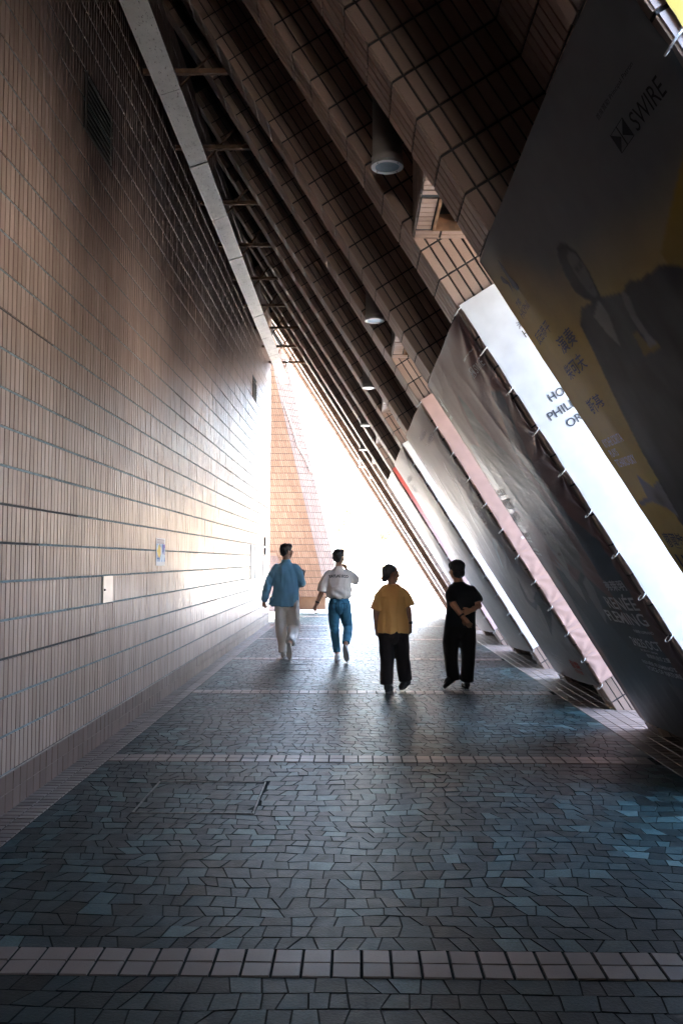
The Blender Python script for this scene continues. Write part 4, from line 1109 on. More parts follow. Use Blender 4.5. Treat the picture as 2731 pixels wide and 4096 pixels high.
# trees
def leaf_mat(name, c0, c1):
    m, nt, b = new_mat(name)
    nt.links.new(ramp(nt, tone_value(nt), [(0, c0), (1, c1)]), b.inputs['Base Color'])
    b.inputs['Roughness'].default_value = 0.55
    return m
LM = leaf_mat('leaves', (0.15, 0.19, 0.11), (0.27, 0.29, 0.19)); BK = simple('bark', (0.16, 0.12, 0.09), 0.9, bstr=0.5)
LY = leaf_mat('yellow green leaves', (0.18, 0.20, 0.12), (0.30, 0.30, 0.18))
def tree(name, label, cat, x, y, h, cr, ncl, lm, trunk=True, group=None):
    t = empty(name, (x, y, 0), label, cat, group)
    R = random.Random(int(x * 100 + y)); tr = MB(); lv = MB()
    if trunk:
        tr.tube([(x, y, 0), (x + 0.08, y, h * 0.3), (x - 0.05, y + 0.05, h * 0.55)], [h * 0.022, h * 0.017, h * 0.011], 8)
    ends = []
    for i in range(ncl):
        a = R.uniform(0, 6.28); rr = cr * R.uniform(0.2, 1.0); zc = h * R.uniform(0.48 if trunk else 0.25, 0.97); sq = math.sqrt(max(0.1, 1 - ((zc / h - 0.68) / 0.42) ** 2))
        e = (x + rr * sq * math.cos(a), y + rr * sq * math.sin(a), zc); ends.append(e)
        st = (x - 0.03, y + 0.03, h * R.uniform(0.35, 0.55)) if trunk else (x, y, 0.02)
        mid = tuple((p + q) / 2 + R.uniform(-0.2, 0.2) * cr * 0.4 for p, q in zip(st, e))
        tr.tube([st, mid, e], [h * 0.007, h * 0.005, h * 0.0022], 5)
    for e in ends:
        for q in range(70):
            d = np.array([R.gauss(0, 1), R.gauss(0, 1), R.gauss(0, 0.7)]) * cr * 0.19
            c = np.array(e) + d; u = np.array([R.gauss(0, 1), R.gauss(0, 1), R.gauss(0, 1)]); u /= np.linalg.norm(u)
            w = np.cross(u, (R.gauss(0, 1), R.gauss(0, 1), R.gauss(0, 1))); w /= np.linalg.norm(w) + 1e-9
            s = cr * R.uniform(0.035, 0.06)
            lv.add([c - u * s * 1.6, c + w * s * 0.8, c + u * s * 1.6, c - w * s * 0.8], [(0, 1, 2, 3)], R.random())
    tr.build('trunk' if trunk else 'stem', BK, t); lv.build('crown' if trunk else 'foliage', lm, t, kind='stuff')
tree('tree', 'tall leafy tree outside seen beside the leaning pier', 'tree', -3.2, 63, 9.5, 2.3, 30, LM, group='trees outside')
tree('tree', 'loose leafy tree behind the lamp post outside', 'tree', -1.0, 68, 8.2, 2.6, 26, LY, group='trees outside')
tree('tree', 'smaller leafy tree behind the railing to the right of the lamp post', 'tree', 2.2, 74, 6.6, 2.2, 24, LM, group='trees outside')
tree('shrub', 'yellow-green shrub at the foot of the lamp post', 'shrub', -0.35, 57.5, 1.9, 0.7, 12, LY, False, 'shrubs behind the railing')
tree('shrub', 'spreading yellow-green shrub right of the lamp post behind the railing', 'shrub', 1.2, 57.5, 2.0, 0.9, 14, LY, False, 'shrubs behind the railing')
# ================================================================== people
def fuse(name, mb, voxel, mat, parent, smooth=6, fold=None, kind_of=None):
    off = base_of(parent)
    me0 = mb.mesh(name, off); o = bpy.data.objects.new(name, me0); COL.objects.link(o)
    r = o.modifiers.new('r', 'REMESH'); r.mode = 'VOXEL'; r.voxel_size = voxel
    if smooth:
        s = o.modifiers.new('s', 'SMOOTH'); s.factor = 0.5; s.iterations = smooth
    dg = bpy.context.evaluated_depsgraph_get(); dg.update()
    me = bpy.data.meshes.new_from_object(o.evaluated_get(dg)); bpy.data.objects.remove(o); bpy.data.meshes.remove(me0)
    me.name = name
    if fold:
        n = len(me.vertices); co = np.zeros(n * 3, 'f'); no = np.zeros(n * 3, 'f')
        me.vertices.foreach_get('co', co); me.vertices.foreach_get('normal', no); co = co.reshape(-1, 3); no = no.reshape(-1, 3)
        dsp = np.array([fold(*(p + off)) for p in co], 'f'); co = co + no * dsp[:, None]
        me.vertices.foreach_set('co', co.ravel())
    me.polygons.foreach_set('use_smooth', np.ones(len(me.polygons), bool))
    me.materials.clear(); me.materials.append(mat); me.update()
    return add_obj(name, me, parent)

def cloth(name, col, rough=0.85, var=0.08, weave=900, sheen=0.2):
    m, nt, b = new_mat(name)
    nt.links.new(ramp(nt, noise_tex(nt, 6, 4), [(0.3, tuple(c * (1 - var) for c in col)), (0.7, tuple(min(1, c * (1 + var)) for c in col))]), b.inputs['Base Color'])
    b.inputs['Roughness'].default_value = rough; b.inputs['Sheen Weight'].default_value = sheen; b.inputs['Specular IOR Level'].default_value = 0.25
    bump(nt, b, noise_tex(nt, 26, 4, 0.6, 1, 1, 0.35), 0.7, 0.010)
    return m
def skin_mat(name, col):
    m, nt, b = new_mat(name)
    nt.links.new(ramp(nt, noise_tex(nt, 22, 4), [(0.3, tuple(c * 0.88 for c in col)), (0.7, tuple(c * 1.1 for c in col))]), b.inputs['Base Color'])
    b.inputs['Roughness'].default_value = 0.52
    b.inputs['Subsurface Weight'].default_value = 0.08; b.inputs['Subsurface Radius'].default_value = (0.6, 0.25, 0.12); b.inputs['Subsurface Scale'].default_value = 0.01
    return m
SK = skin_mat('skin', (0.50, 0.285, 0.195)); SK2 = skin_mat('tanned skin', (0.52, 0.275, 0.175))
def hair_mat(name, c0, c1):
    m, nt, b = new_mat(name)
    nt.links.new(ramp(nt, noise_tex(nt, 60, 4, 0.7, 1, 1, 0.2), [(0.35, c0), (0.75, c1)]), b.inputs['Base Color'])
    b.inputs['Roughness'].default_value = 0.42; bump(nt, b, noise_tex(nt, 90, 3, 0.6, 1, 1, 0.15), 0.6, 0.006)
    return m
HB = hair_mat('black hair', (0.006, 0.006, 0.007), (0.016, 0.015, 0.015)); HG = hair_mat('greying hair', (0.012, 0.012, 0.013), (0.16, 0.155, 0.15))

def unit(v): v = np.asarray(v, float); return v / (np.linalg.norm(v) + 1e-9)
def capsule(b, pts, r, seg=10):
    pts = [np.asarray(p, float) for p in pts]
    b.tube(pts, r, seg)
    for p, q in ((pts[0], r[0]), (pts[-1], r[-1])):
        qq = q if not hasattr(q, '__len__') else min(q)
        b.ball(p, qq * 0.98, 10, 6)
def hand(b, wrist, d, n, sz=1.0, curl=0.5, thumb_side=1, spread=0.12):
    """palm, four unequal bent fingers and a thumb; d along the hand, n towards the palm side"""
    d = unit(d); n = unit(n - d * (np.asarray(n) @ d)); s = np.cross(d, n) * thumb_side
    w = np.asarray(wrist, float)
    b.tube([w - d * 0.015 * sz, w + d * 0.03 * sz, w + d * 0.065 * sz, w + d * 0.092 * sz], [(0.021 * sz, 0.026 * sz) if False else 0.024 * sz, 0.027 * sz, 0.028 * sz, 0.022 * sz], 10)
    for t in (-0.022, 0.0, 0.022):
        b.tube([w + s * t * 0.6 * sz, w + d * 0.05 * sz + s * t * sz, w + d * 0.092 * sz + s * t * 1.15 * sz], [0.016 * sz, 0.017 * sz, 0.0125 * sz], 8)
    for i, (t, L) in enumerate(((0.030, 0.070), (0.0105, 0.079), (-0.0095, 0.073), (-0.029, 0.057))):
        p = w + d * (0.084 - 0.004 * abs(i - 1)) * sz + s * t * sz; a = unit(d + s * t * spread * 20)
        seg = [0.44, 0.31, 0.25]; pts = [p - a * 0.014 * sz, p]; ang = 0.25 * curl
        for k in range(3):
            ang += curl * (0.55, 0.75, 0.5)[k]
            v = a * math.cos(ang) + n * math.sin(ang); p = p + v * L * seg[k] * sz; pts.append(p)
        b.tube(pts, [0.0092 * sz, 0.0092 * sz, 0.0085 * sz, 0.008 * sz, 0.0066 * sz], 8); b.ball(pts[-1], 0.0066 * sz, 8, 5)
    p = w + d * 0.022 * sz + s * 0.022 * sz; v1 = unit(d * 0.7 + s * 0.75 + n * 0.25); v2 = unit(d * 0.95 + s * 0.25 + n * 0.35)
    q = p + v1 * 0.036 * sz; r = q + v2 * 0.028 * sz; t = r + unit(v2 + n * 0.3) * 0.022 * sz
    b.tube([p, q, r, t], [0.0135 * sz, 0.0115 * sz, 0.0098 * sz, 0.0075 * sz], 8); b.ball(t, 0.0075 * sz, 8, 5)

def rot_z(a): return np.array([[math.cos(a), -math.sin(a), 0], [math.sin(a), math.cos(a), 0], [0, 0, 1]])
def head(b, c, yaw, sz=1.0, tilt=0.0):
    """skull, jaw, nose, brow, lips, ears and eyes' sockets; faces +Y turned by yaw"""
    Rz = rot_z(yaw); c = np.asarray(c, float)
    def T(p): return c + Rz @ (np.array(p) * sz)
    b.ball(T((0, -0.008, 0.022)), np.array((0.072, 0.090, 0.088)) * sz, 16, 12, rot=Rz)
    b.ball(T((0, 0.030, -0.030)), np.array((0.058, 0.062, 0.082)) * sz, 14, 10, rot=Rz)
    b.ball(T((0, 0.060, -0.088)), np.array((0.026, 0.024, 0.022)) * sz, 10, 8, rot=Rz)
    b.tube([T((0, 0.086, 0.012)), T((0, 0.104, -0.026)), T((0, 0.088, -0.038))], [0.010 * sz, 0.0155 * sz, 0.012 * sz], 8)
    b.ball(T((0, 0.080, 0.020)), np.array((0.050, 0.013, 0.012)) * sz, 10, 6, rot=Rz)
    b.ball(T((0, 0.085, -0.062)), np.array((0.022, 0.009, 0.009)) * sz, 10, 6, rot=Rz)
    for s in (-1, 1):
        b.ball(T((s * 0.045, 0.058, -0.022)), np.array((0.022, 0.022, 0.026)) * sz, 10, 6, rot=Rz)
        b.ball(T((s * 0.074, -0.004, -0.010)), np.array((0.009, 0.020, 0.032)) * sz, 10, 8, rot=Rz)
        b.ball(T((s * 0.080, -0.012, 0.004)), np.array((0.008, 0.014, 0.020)) * sz, 8, 6, rot=Rz)
    return T, Rz
def eyes(T, parent, Rz, sz=1.0):
    for s in (-1, 1):
        e = MB(); e.ball(T((s * 0.031, 0.079, 0.001)), np.array((0.013, 0.006, 0.007)) * sz, 10, 6, rot=Rz)
        e.build('eye', M['black'], parent, True)

def folds(seed, amp, fx, fz, base=0.0):
    def f(x, y, z):
        v = noise.noise((x * fx + seed, y * fx * 0.7, z * fz + seed * 1.7)); w = noise.noise((x * fx * 2.3, y * fx * 2, z * fz * 2.1 + seed))
        r = (1 - abs(v)) ** 3 - 0.35
        return base + amp * (0.75 * r + 0.5 * w)
    return f
def shoe(parent, toe, heel, ankle, mat, sole_mat, w=0.045, th=0.028):
    """a shoe from heel to toe: upper with an ankle collar, and its own sole"""
    toe, heel, ankle = (np.asarray(p, float) for p in (toe, heel, ankle))
    d = unit(toe - heel); up = unit(ankle - (heel * 0.7 + toe * 0.3)); up = unit(up - d * (up @ d)); sd = np.cross(d, up); L = np.linalg.norm(toe - heel)
    def P(a, h, s=0): return heel + d * L * a + up * h + sd * s
    b = MB()
    b.tube([P(0.02, 0.045), P(0.15, 0.048), P(0.4, 0.046), P(0.68, 0.038), P(0.88, 0.030), P(0.985, 0.026)],
           [(w * 0.62, 0.030), (w * 0.80, 0.038), (w * 0.86, 0.038), (w * 1.0, 0.028), (w * 0.86, 0.022), (w * 0.42, 0.014)], 12, ref=up)
    b.tube([P(0.17, 0.05), P(0.18, 0.095)], [w * 0.82, w * 0.78], 12)
    b.tube([P(0.22, 0.07), P(0.55, 0.066), P(0.75, 0.05)], [w * 0.7, w * 0.55, w * 0.45], 10)
    s = fuse('shoe', b, 0.007, mat, parent, 5)
    vs = []; n = 20
    for h in (0.0, 0.022):
        for i in range(n):
            a = 2 * math.pi * i / n; ca = math.cos(a); wd = w * (0.80 if ca < 0 else 1.0) * (1 - 0.12 * math.exp(-((ca + 0.1) / 0.35) ** 2))
            vs.append(P(0.5 + 0.51 * ca, h + (0.006 if ca > 0.85 else 0), math.sin(a) * wd))
    so = MB(); so.add(vs, [tuple(range(n))[::-1], tuple(range(n, 2 * n))] + [(i, (i + 1) % n, n + (i + 1) % n, n + i) for i in range(n)])
    so.build('sole', sole_mat, s)
    return s
def project_text(txt, obj, x0, x1, z0, z1, y, mat, parent, name='lettering', bold=0.02, curve=0.0):
    """lettering laid on the back of a garment"""
    off = base_of(parent)
    me = obj.data; bv = BVHTree.FromPolygons([tuple(Vector(v.co)) for v in me.vertices], [tuple(p.vertices) for p in me.polygons])
    v, F = text_mesh(txt, bold); lo, hi = v.min(0), v.max(0); V = []
    for p in v:
        t = (p[0] - lo[0]) / (hi[0] - lo[0])
        x = x0 + (x1 - x0) * t; z = z0 + (z1 - z0) * (p[1] - lo[1]) / (hi[1] - lo[1]) - curve * (2 * t - 1) ** 2
        h = bv.ray_cast(Vector((x - off[0], y - 1.0 - off[1], z - off[2])), Vector((0, 1, 0)))
        V.append((x - off[0], (h[0].y if h[0] else y - off[1]) - 0.003, z - off[2]))
    m2 = bpy.data.meshes.new(name); m2.from_pydata(V, [], F); m2.materials.append(mat)
    return add_obj(name, m2, obj)
def band(parent, c, axis, r, mat, name='wrist_watch', h=0.022, face=True, fn=(0, -1, 0)):
    c = np.asarray(c, float); a = unit(axis)
    b = MB(); b.tube([c - a * h / 2, c - a * h * 0.2, c + a * h * 0.2, c + a * h / 2], [r, r + 0.003, r + 0.003, r], 14)
    if face:
        n = unit(np.asarray(fn) - a * (np.asarray(fn) @ a)); s = np.cross(a, n)
        b.obox(c + n * (r - 0.004) - a * 0.016 - s * 0.015, a * 0.032, s * 0.030, n * 0.011)
    return b.build(name, mat, parent, kind=None)
SHW = simple('white shoe leather', (0.85, 0.84, 0.82), 0.5); SHT = simple('beige shoe', (0.42, 0.34, 0.27), 0.6); SHB = simple('black shoe', (0.015, 0.014, 0.014), 0.5)
SOL = simple('grey sole', (0.26, 0.235, 0.22), 0.8); SOLT = simple('tan sole', (0.40, 0.33, 0.26), 0.8); SOLB = simple('dark sole', (0.02, 0.02, 0.02), 0.8)

# ------------------------------------------------ man in the blue shirt
Y = 14.1
p1 = empty('person', (-1.09, Y, 0), 'man in a loose blue long-sleeved shirt and pale trousers walking beside the tiled wall', 'person', 'people walking away along the passage')
def Q(x, y, z): return np.array([x, Y + y, z])
b = MB()
T, Rz = head(b, Q(-1.098, 0.03, 1.685), -0.95, 1.05)
capsule(b, [Q(-1.10, 0.0, 1.47), Q(-1.10, 0.015, 1.61)], [0.062, 0.056])
b.rings([(-1.09, Y, 0.86, 0.15, 0.10), (-1.09, Y, 1.05, 0.145, 0.10), (-1.095, Y, 1.25, 0.165, 0.11), (-1.10, Y, 1.40, 0.17, 0.095), (-1.10, Y, 1.49, 0.085, 0.07)])
for a in ([Q(-1.28, 0.01, 1.41), Q(-1.385, -0.02, 1.14), Q(-1.445, 0.03, 0.905)], [Q(-0.93, 0.01, 1.41), Q(-0.86, 0.00, 1.165), Q(-0.855, 0.24, 1.235)]): capsule(b, a, [0.05, 0.043, 0.028])
for a in ([Q(-1.175, 0, 0.86), Q(-1.172, 0.04, 0.47), Q(-1.135, 0.0, 0.09)], [Q(-1.0, 0, 0.86), Q(-0.972, 0.03, 0.47), Q(-1.015, -0.33, 0.235)]): capsule(b, a, [0.060, 0.050, 0.036])
hand(b, Q(-1.446, 0.03, 0.90), (-0.18, 0.12, -1), (0.9, 0.3, 0), 1.0, 1.1, 1)
hand(b, Q(-0.857, 0.24, 1.235), (0.05, 0.75, 0.65), (-0.9, 0.1, 0.2), 1.0, 0.9, -1)
fuse('body', b, 0.0065, SK, p1, 3); eyes(T, p1, Rz)
BL = cloth('blue chambray', (0.18, 0.40, 0.56), 0.85)
b = MB()
b.rings([(-1.11, Y, 0.815, 0.225, 0.150), (-1.11, Y, 0.90, 0.222, 0.145), (-1.10, Y, 1.05, 0.205, 0.135), (-1.10, Y - 0.005, 1.22, 0.200, 0.135), (-1.10, Y - 0.005, 1.34, 0.202, 0.125), (-1.105, Y, 1.43, 0.180, 0.10), (-1.10, Y, 1.485, 0.105, 0.08), (-1.10, Y, 1.52, 0.07, 0.065)], 24)
b.rings([(-1.10, Y + 0.005, 1.49, 0.075, 0.072), (-1.10, Y + 0.005, 1.555, 0.066, 0.066)], 18)
capsule(b, [Q(-1.25, 0, 1.415), Q(-1.315, -0.005, 1.31), Q(-1.39, -0.02, 1.13), Q(-1.442, 0.02, 0.93), Q(-1.446, 0.025, 0.915)], [0.075, 0.075, 0.066, 0.052, 0.048], 14)
capsule(b, [Q(-0.96, 0, 1.42), Q(-0.905, 0.0, 1.33), Q(-0.855, -0.005, 1.165), Q(-0.85, 0.10, 1.185), Q(-0.853, 0.20, 1.22)], [0.076, 0.076, 0.068, 0.060, 0.048], 14)
b.rings([(-1.335, Y, 0.84, 0.04, 0.07), (-1.28, Y, 0.95, 0.06, 0.09)], 12)
fo = folds(2.3, 0.018, 8, 2.6)
def f1_(x, y, z):
    back = 0.010 * math.sin((x + 1.1) * 34 + 3 * math.sin(z * 5)) * max(0, min(1, (1.40 - z) / 0.15)) * max(0, min(1, (z - 0.80) / 0.3))
    arm = 0.0035 * math.sin(z * 60 + x * 45 + 4 * noise.noise((x * 9, y * 9, z * 9))) if (x < -1.31 or x > -0.905) else 0
    return fo(x, y, z) + (back if y < Y else 0) * 0.6 + arm
shirt = fuse('shirt', b, 0.009, BL, p1, 4, f1_)
BE = cloth('stone trousers', (0.92, 0.87, 0.82), 0.9, 0.06)
b = MB()
b.tube([Q(-1.145, 0, 0.98), Q(-1.172, -0.008, 0.84), Q(-1.180, 0.015, 0.66), Q(-1.173, 0.03, 0.46), Q(-1.150, 0.015, 0.25), Q(-1.135, 0.0, 0.085)], [0.105, 0.115, 0.104, 0.090, 0.080, 0.078], 16)
b.tube([Q(-1.035, 0, 0.98), Q(-1.004, -0.008, 0.84), Q(-0.985, 0.015, 0.66), Q(-0.970, 0.03, 0.48), Q(-0.985, -0.12, 0.36), Q(-1.008, -0.27, 0.262)], [0.105, 0.116, 0.107, 0.095, 0.085, 0.080], 16)
b.ball(Q(-1.09, -0.012, 0.85), (0.13, 0.125, 0.14), 16, 10)
fo2 = folds(5.1, 0.016, 6, 3.2)
fuse('trousers', b, 0.009, BE, p1, 4, fo2)
shoe(p1, Q(-1.142, 0.20, 0.006), Q(-1.128, -0.07, 0.006), Q(-1.135, 0.0, 0.12), SHT, SOLT, 0.047)
shoe(p1, Q(-1.010, -0.40, 0.012), Q(-1.022, -0.395, 0.275), Q(-1.012, -0.30, 0.25), SHT, SOLT, 0.047)
def cap_hair(b, T, sz, Rz, back=0.0, top=0.0, low=-0.055):
    b.ball(T((0, -0.018, 0.050)), np.array((0.0775, 0.089, 0.072)) * sz, 18, 12, rot=Rz)
    b.ball(T((0, -0.050, 0.000)), np.array((0.068, 0.048, 0.068)) * sz, 16, 10, rot=Rz)
    b.ball(T((0, 0.032, 0.078 + top)), np.array((0.064, 0.056, 0.040)) * sz, 14, 8, rot=Rz)
b = MB(); cap_hair(b, T, 1.12, Rz, 0, 0.006); b.ball(T((0.0, 0.05, 0.098)), (0.055, 0.045, 0.028), rot=Rz)
fuse('hair', b, 0.007, HB, p1, 2, folds(8.0, 0.012, 55, 26))
g = MB()
for s in (-1, 1):
    g.tube([T((s * 0.062, 0.085, 0.010)), T((s * 0.075, 0.04, 0.012)), T((s * 0.079, -0.01, 0.008))], 0.0032, 6)
    pts = [T((s * 0.034 + 0.026 * math.cos(w), 0.098 - 0.012 * abs(math.cos(w)), 0.004 + 0.020 * math.sin(w))) for w in np.linspace(0, 2 * math.pi, 13)]
    g.tube(pts, 0.0030, 6, False)
g.tube([T((-0.008, 0.10, 0.008)), T((0.008, 0.10, 0.008))], 0.003, 6)
g.build('glasses', M['black'], p1)
ph = empty('phone', tuple(Q(-0.862, 0.33, 1.30)), 'dark phone held up in the hand of the man in the blue shirt', 'phone')
g = MB(); g.obox(Q(-0.885, 0.318, 1.285), np.array([0.01, 0.035, 0.06]) * 2.0, np.array([0.055, 0.04, -0.03]), np.array([-0.003, 0.008, -0.006])); g.build('case', M['black'], ph)

# ------------------------------------------------ man in the cream shirt and jeans
Y = 13.75
p2 = empty('person', (-0.24, Y, 0), 'man in a cream short-sleeved shirt with black back lettering, blue jeans and white shoes', 'person', 'people walking away along the passage')
b = MB()
T, Rz = head(b, Q(-0.253, 0.03, 1.592), -0.42, 1.06)
capsule(b, [Q(-0.252, 0.0, 1.38), Q(-0.252, 0.015, 1.52)], [0.060, 0.053])
b.rings([(-0.235, Y, 0.85, 0.145, 0.10), (-0.24, Y, 0.98, 0.135, 0.095), (-0.245, Y, 1.15, 0.155, 0.105), (-0.25, Y, 1.31, 0.165, 0.095), (-0.25, Y, 1.40, 0.08, 0.07)])
for a in ([Q(-0.415, 0.01, 1.32), Q(-0.515, -0.03, 1.05), Q(-0.592, 0.01, 0.865)], [Q(-0.085, 0.02, 1.32), Q(0.015, 0.14, 1.235), Q(-0.135, 0.25, 1.40)]): capsule(b, a, [0.048, 0.041, 0.026])
for a in ([Q(-0.325, 0, 0.85), Q(-0.318, 0.06, 0.48), Q(-0.272, 0.01, 0.10)], [Q(-0.14, 0, 0.85), Q(-0.105, 0.05, 0.50), Q(-0.135, -0.27, 0.25)]): capsule(b, a, [0.060, 0.048, 0.034])
hand(b, Q(-0.595, 0.01, 0.858), (-0.38, 0.1, -0.95), (0.85, 0.2, -0.2), 1.0, 0.65, 1)
hand(b, Q(-0.135, 0.25, 1.40), (-0.25, -0.25, 0.85), (-0.7, -0.3, 0.1), 0.95, 1.0, -1)
fuse('body', b, 0.0065, SK, p2, 3); eyes(T, p2, Rz)
CR_ = cloth('cream shirt', (0.84, 0.765, 0.70), 0.85, 0.05)
b = MB()
b.rings([(-0.24, Y, 0.955, 0.160, 0.118), (-0.245, Y, 1.00, 0.192, 0.142), (-0.245, Y, 1.09, 0.198, 0.142), (-0.248, Y, 1.20, 0.192, 0.135), (-0.25, Y, 1.29, 0.192, 0.118), (-0.25, Y, 1.355, 0.165, 0.095), (-0.25, Y, 1.40, 0.10, 0.075), (-0.25, Y, 1.43, 0.068, 0.062)], 24)
b.rings([(-0.25, Y + 0.004, 1.40, 0.072, 0.068), (-0.25, Y + 0.004, 1.462, 0.062, 0.062)], 18)
b.tube([Q(-0.385, 0, 1.335), Q(-0.445, -0.002, 1.25), Q(-0.492, -0.02, 1.135), Q(-0.512, -0.026, 1.06)], [0.070, 0.077, 0.080, 0.082], 14); b.ball(Q(-0.385, 0, 1.335), 0.069)
b.tube([Q(-0.115, 0.01, 1.335), Q(-0.055, 0.06, 1.30), Q(0.005, 0.125, 1.245), Q(0.022, 0.15, 1.24)], [0.070, 0.075, 0.076, 0.078], 14); b.ball(Q(-0.115, 0.01, 1.335), 0.069)
fo = folds(3.7, 0.016, 7.5, 3.0)
def f2_(x, y, z):
    dg_ = 0.011 * math.sin((x * 0.7 + z * 1.1) * 42 + 2) * max(0, min(1, (1.16 - z) / 0.16)) * (0.5 + noise.noise((x * 6, z * 6, 2.0)))
    return fo(x, y, z) * (0.35 if z > 1.27 and -0.42 < x < -0.09 else 1) + dg_
shirt = fuse('shirt', b, 0.0085, CR_, p2, 3, f2_)
project_text('YATLAS ECO', shirt, -0.405, -0.100, 1.286, 1.330, Y, INK, p2, bold=0.035, curve=0.012)
JN = cloth('blue denim', (0.06, 0.215, 0.33), 0.8, 0.22)
b = MB()
b.rings([(-0.238, Y, 0.88, 0.130, 0.095), (-0.24, Y, 0.94, 0.150, 0.110), (-0.24, Y, 0.975, 0.148, 0.110)], 20)
b.tube([Q(-0.295, 0, 0.96), Q(-0.318, -0.010, 0.82), Q(-0.325, 0.02, 0.64), Q(-0.315, 0.05, 0.47), Q(-0.292, 0.03, 0.27), Q(-0.274, 0.01, 0.125)], [0.098, 0.104, 0.088, 0.072, 0.062, 0.056], 16)
b.tube([Q(-0.185, 0, 0.96), Q(-0.156, -0.010, 0.82), Q(-0.130, 0.025, 0.64), Q(-0.105, 0.05, 0.51), Q(-0.115, -0.09, 0.385), Q(-0.132, -0.22, 0.285)], [0.098, 0.105, 0.091, 0.076, 0.068, 0.058], 16)
b.ball(Q(-0.238, -0.012, 0.835), (0.125, 0.120, 0.14), 16, 10)
fo2 = folds(7.7, 0.010, 9, 7)
def fj(x, y, z):
    kn = 0.003 * math.sin(z * 95 + x * 20) * math.exp(-((z - 0.50) / 0.09) ** 2) + 0.0025 * math.sin(z * 110) * math.exp(-((z - 0.17) / 0.06) ** 2)
    return fo2(x, y, z) * 0.8 + kn
jeans = fuse('jeans', b, 0.0085, JN, p2, 3, fj)
JD = cloth('denim seam', (0.020, 0.07, 0.115), 0.8)
def on_back(obj, pts, r, name, mat, parent, yb):
    off = base_of(parent); me = obj.data; bv = BVHTree.FromPolygons([tuple(Vector(v.co)) for v in me.vertices], [tuple(p.vertices) for p in me.polygons])
    out = []
    for (x0, z0), (x1, z1) in zip(pts[:-1], pts[1:]):
        for t in np.linspace(0, 1, 6):
            x, z = x0 + (x1 - x0) * t, z0 + (z1 - z0) * t
            h = bv.ray_cast(Vector((x - off[0], yb - 1 - off[1], z - off[2])), Vector((0, 1, 0)))
            if h[0]: out.append((x, h[0].y + off[1] - 0.001, z))
    if len(out) > 1:
        q = MB(); q.tube(out, r, 5); return q.build(name, mat, obj)
on_back(jeans, [(-0.205, 0.885), (-0.205, 0.815), (-0.16, 0.795), (-0.118, 0.818), (-0.118, 0.885), (-0.205, 0.885)], 0.0032, 'back_pocket', JD, p2, Y)
on_back(jeans, [(-0.365, 0.885), (-0.365, 0.815), (-0.318, 0.795), (-0.278, 0.818), (-0.278, 0.885), (-0.365, 0.885)], 0.0032, 'back_pocket', JD, p2, Y)
on_back(jeans, [(-0.24, 0.95), (-0.238, 0.80), (-0.232, 0.70)], 0.003, 'seam', JD, p2, Y)
b = MB(); b.rings([(-0.24, Y, 0.958, 0.160, 0.121), (-0.24, Y, 0.962, 0.163, 0.124), (-0.24, Y, 0.988, 0.163, 0.124), (-0.24, Y, 0.992, 0.16, 0.121)], 28); b.build('belt', simple('black leather', (0.015, 0.013, 0.012), 0.35), p2, True)
band(p2, Q(-0.578, 0.005, 0.90), (-0.38, 0.1, -0.95), 0.034, M['black'], fn=(-0.6, -0.8, 0))
shoe(p2, Q(-0.272, 0.20, 0.006), Q(-0.270, -0.065, 0.006), Q(-0.27, 0.0, 0.12), SHW, SHW, 0.047)
shoe(p2, Q(-0.120, -0.33, 0.012), Q(-0.160, -0.325, 0.272), Q(-0.138, -0.235, 0.255), SHW, SOL, 0.047)
b = MB(); cap_hair(b, T, 1.14, Rz, 0, 0.0); b.ball(T((0.03, 0.03, 0.095)), (0.05, 0.05, 0.035), rot=Rz); b.ball(T((-0.03, 0.0, 0.10)), (0.045, 0.05, 0.03), rot=Rz)
fuse('hair', b, 0.007, HB, p2, 2, folds(18.0, 0.009, 50, 30))

# ------------------------------------------------ woman in the yellow T-shirt
Y = 10.5
p3 = empty('person', (0.45, Y, 0), 'woman in an orange-yellow T-shirt and dark trousers with greying hair tied in a bun', 'person', 'people walking away along the passage')
b = MB()
T, Rz = head(b, Q(0.432, 0.02, 1.388), -1.15, 1.02)
capsule(b, [Q(0.442, -0.005, 1.20), Q(0.438, 0.005, 1.33)], [0.058, 0.050])
b.rings([(0.46, Y, 0.66, 0.15, 0.11), (0.455, Y, 0.85, 0.15, 0.115), (0.45, Y, 1.05, 0.155, 0.115), (0.445, Y, 1.19, 0.145, 0.09), (0.442, Y, 1.26, 0.075, 0.065)])
for a in ([Q(0.330, 0, 1.155), Q(0.253, -0.03, 0.95), Q(0.262, 0.02, 0.735)], [Q(0.560, 0, 1.155), Q(0.632, -0.03, 0.96), Q(0.655, 0.01, 0.775)]): capsule(b, a, [0.050, 0.043, 0.028])
for a in ([Q(0.378, 0, 0.68), Q(0.386, 0.03, 0.37), Q(0.374, -0.01, 0.09)], [Q(0.54, 0, 0.68), Q(0.572, 0.06, 0.38), Q(0.608, 0.09, 0.12)]): capsule(b, a, [0.060, 0.050, 0.036])
hand(b, Q(0.262, 0.02, 0.735), (0.10, 0.1, -1), (0.9, 0.3, 0), 0.88, 0.45, 1)
hand(b, Q(0.655, 0.01, 0.772), (0.02, 0.1, -1), (-0.9, 0.3, 0), 0.92, 0.55, -1)
fuse('body', b, 0.0062, SK2, p3, 3); eyes(T, p3, Rz, 0.93)
YL = cloth('yellow cotton', (1.0, 0.545, 0.185), 0.85, 0.05)
b = MB()
b.rings([(0.457, Y, 0.695, 0.190, 0.142), (0.457, Y, 0.76, 0.187, 0.140), (0.455, Y, 0.92, 0.172, 0.130), (0.45, Y - 0.005, 1.06, 0.172, 0.128), (0.445, Y - 0.005, 1.15, 0.172, 0.110), (0.443, Y, 1.21, 0.155, 0.090), (0.443, Y, 1.25, 0.10, 0.075), (0.443, Y, 1.268, 0.066, 0.062)], 24)
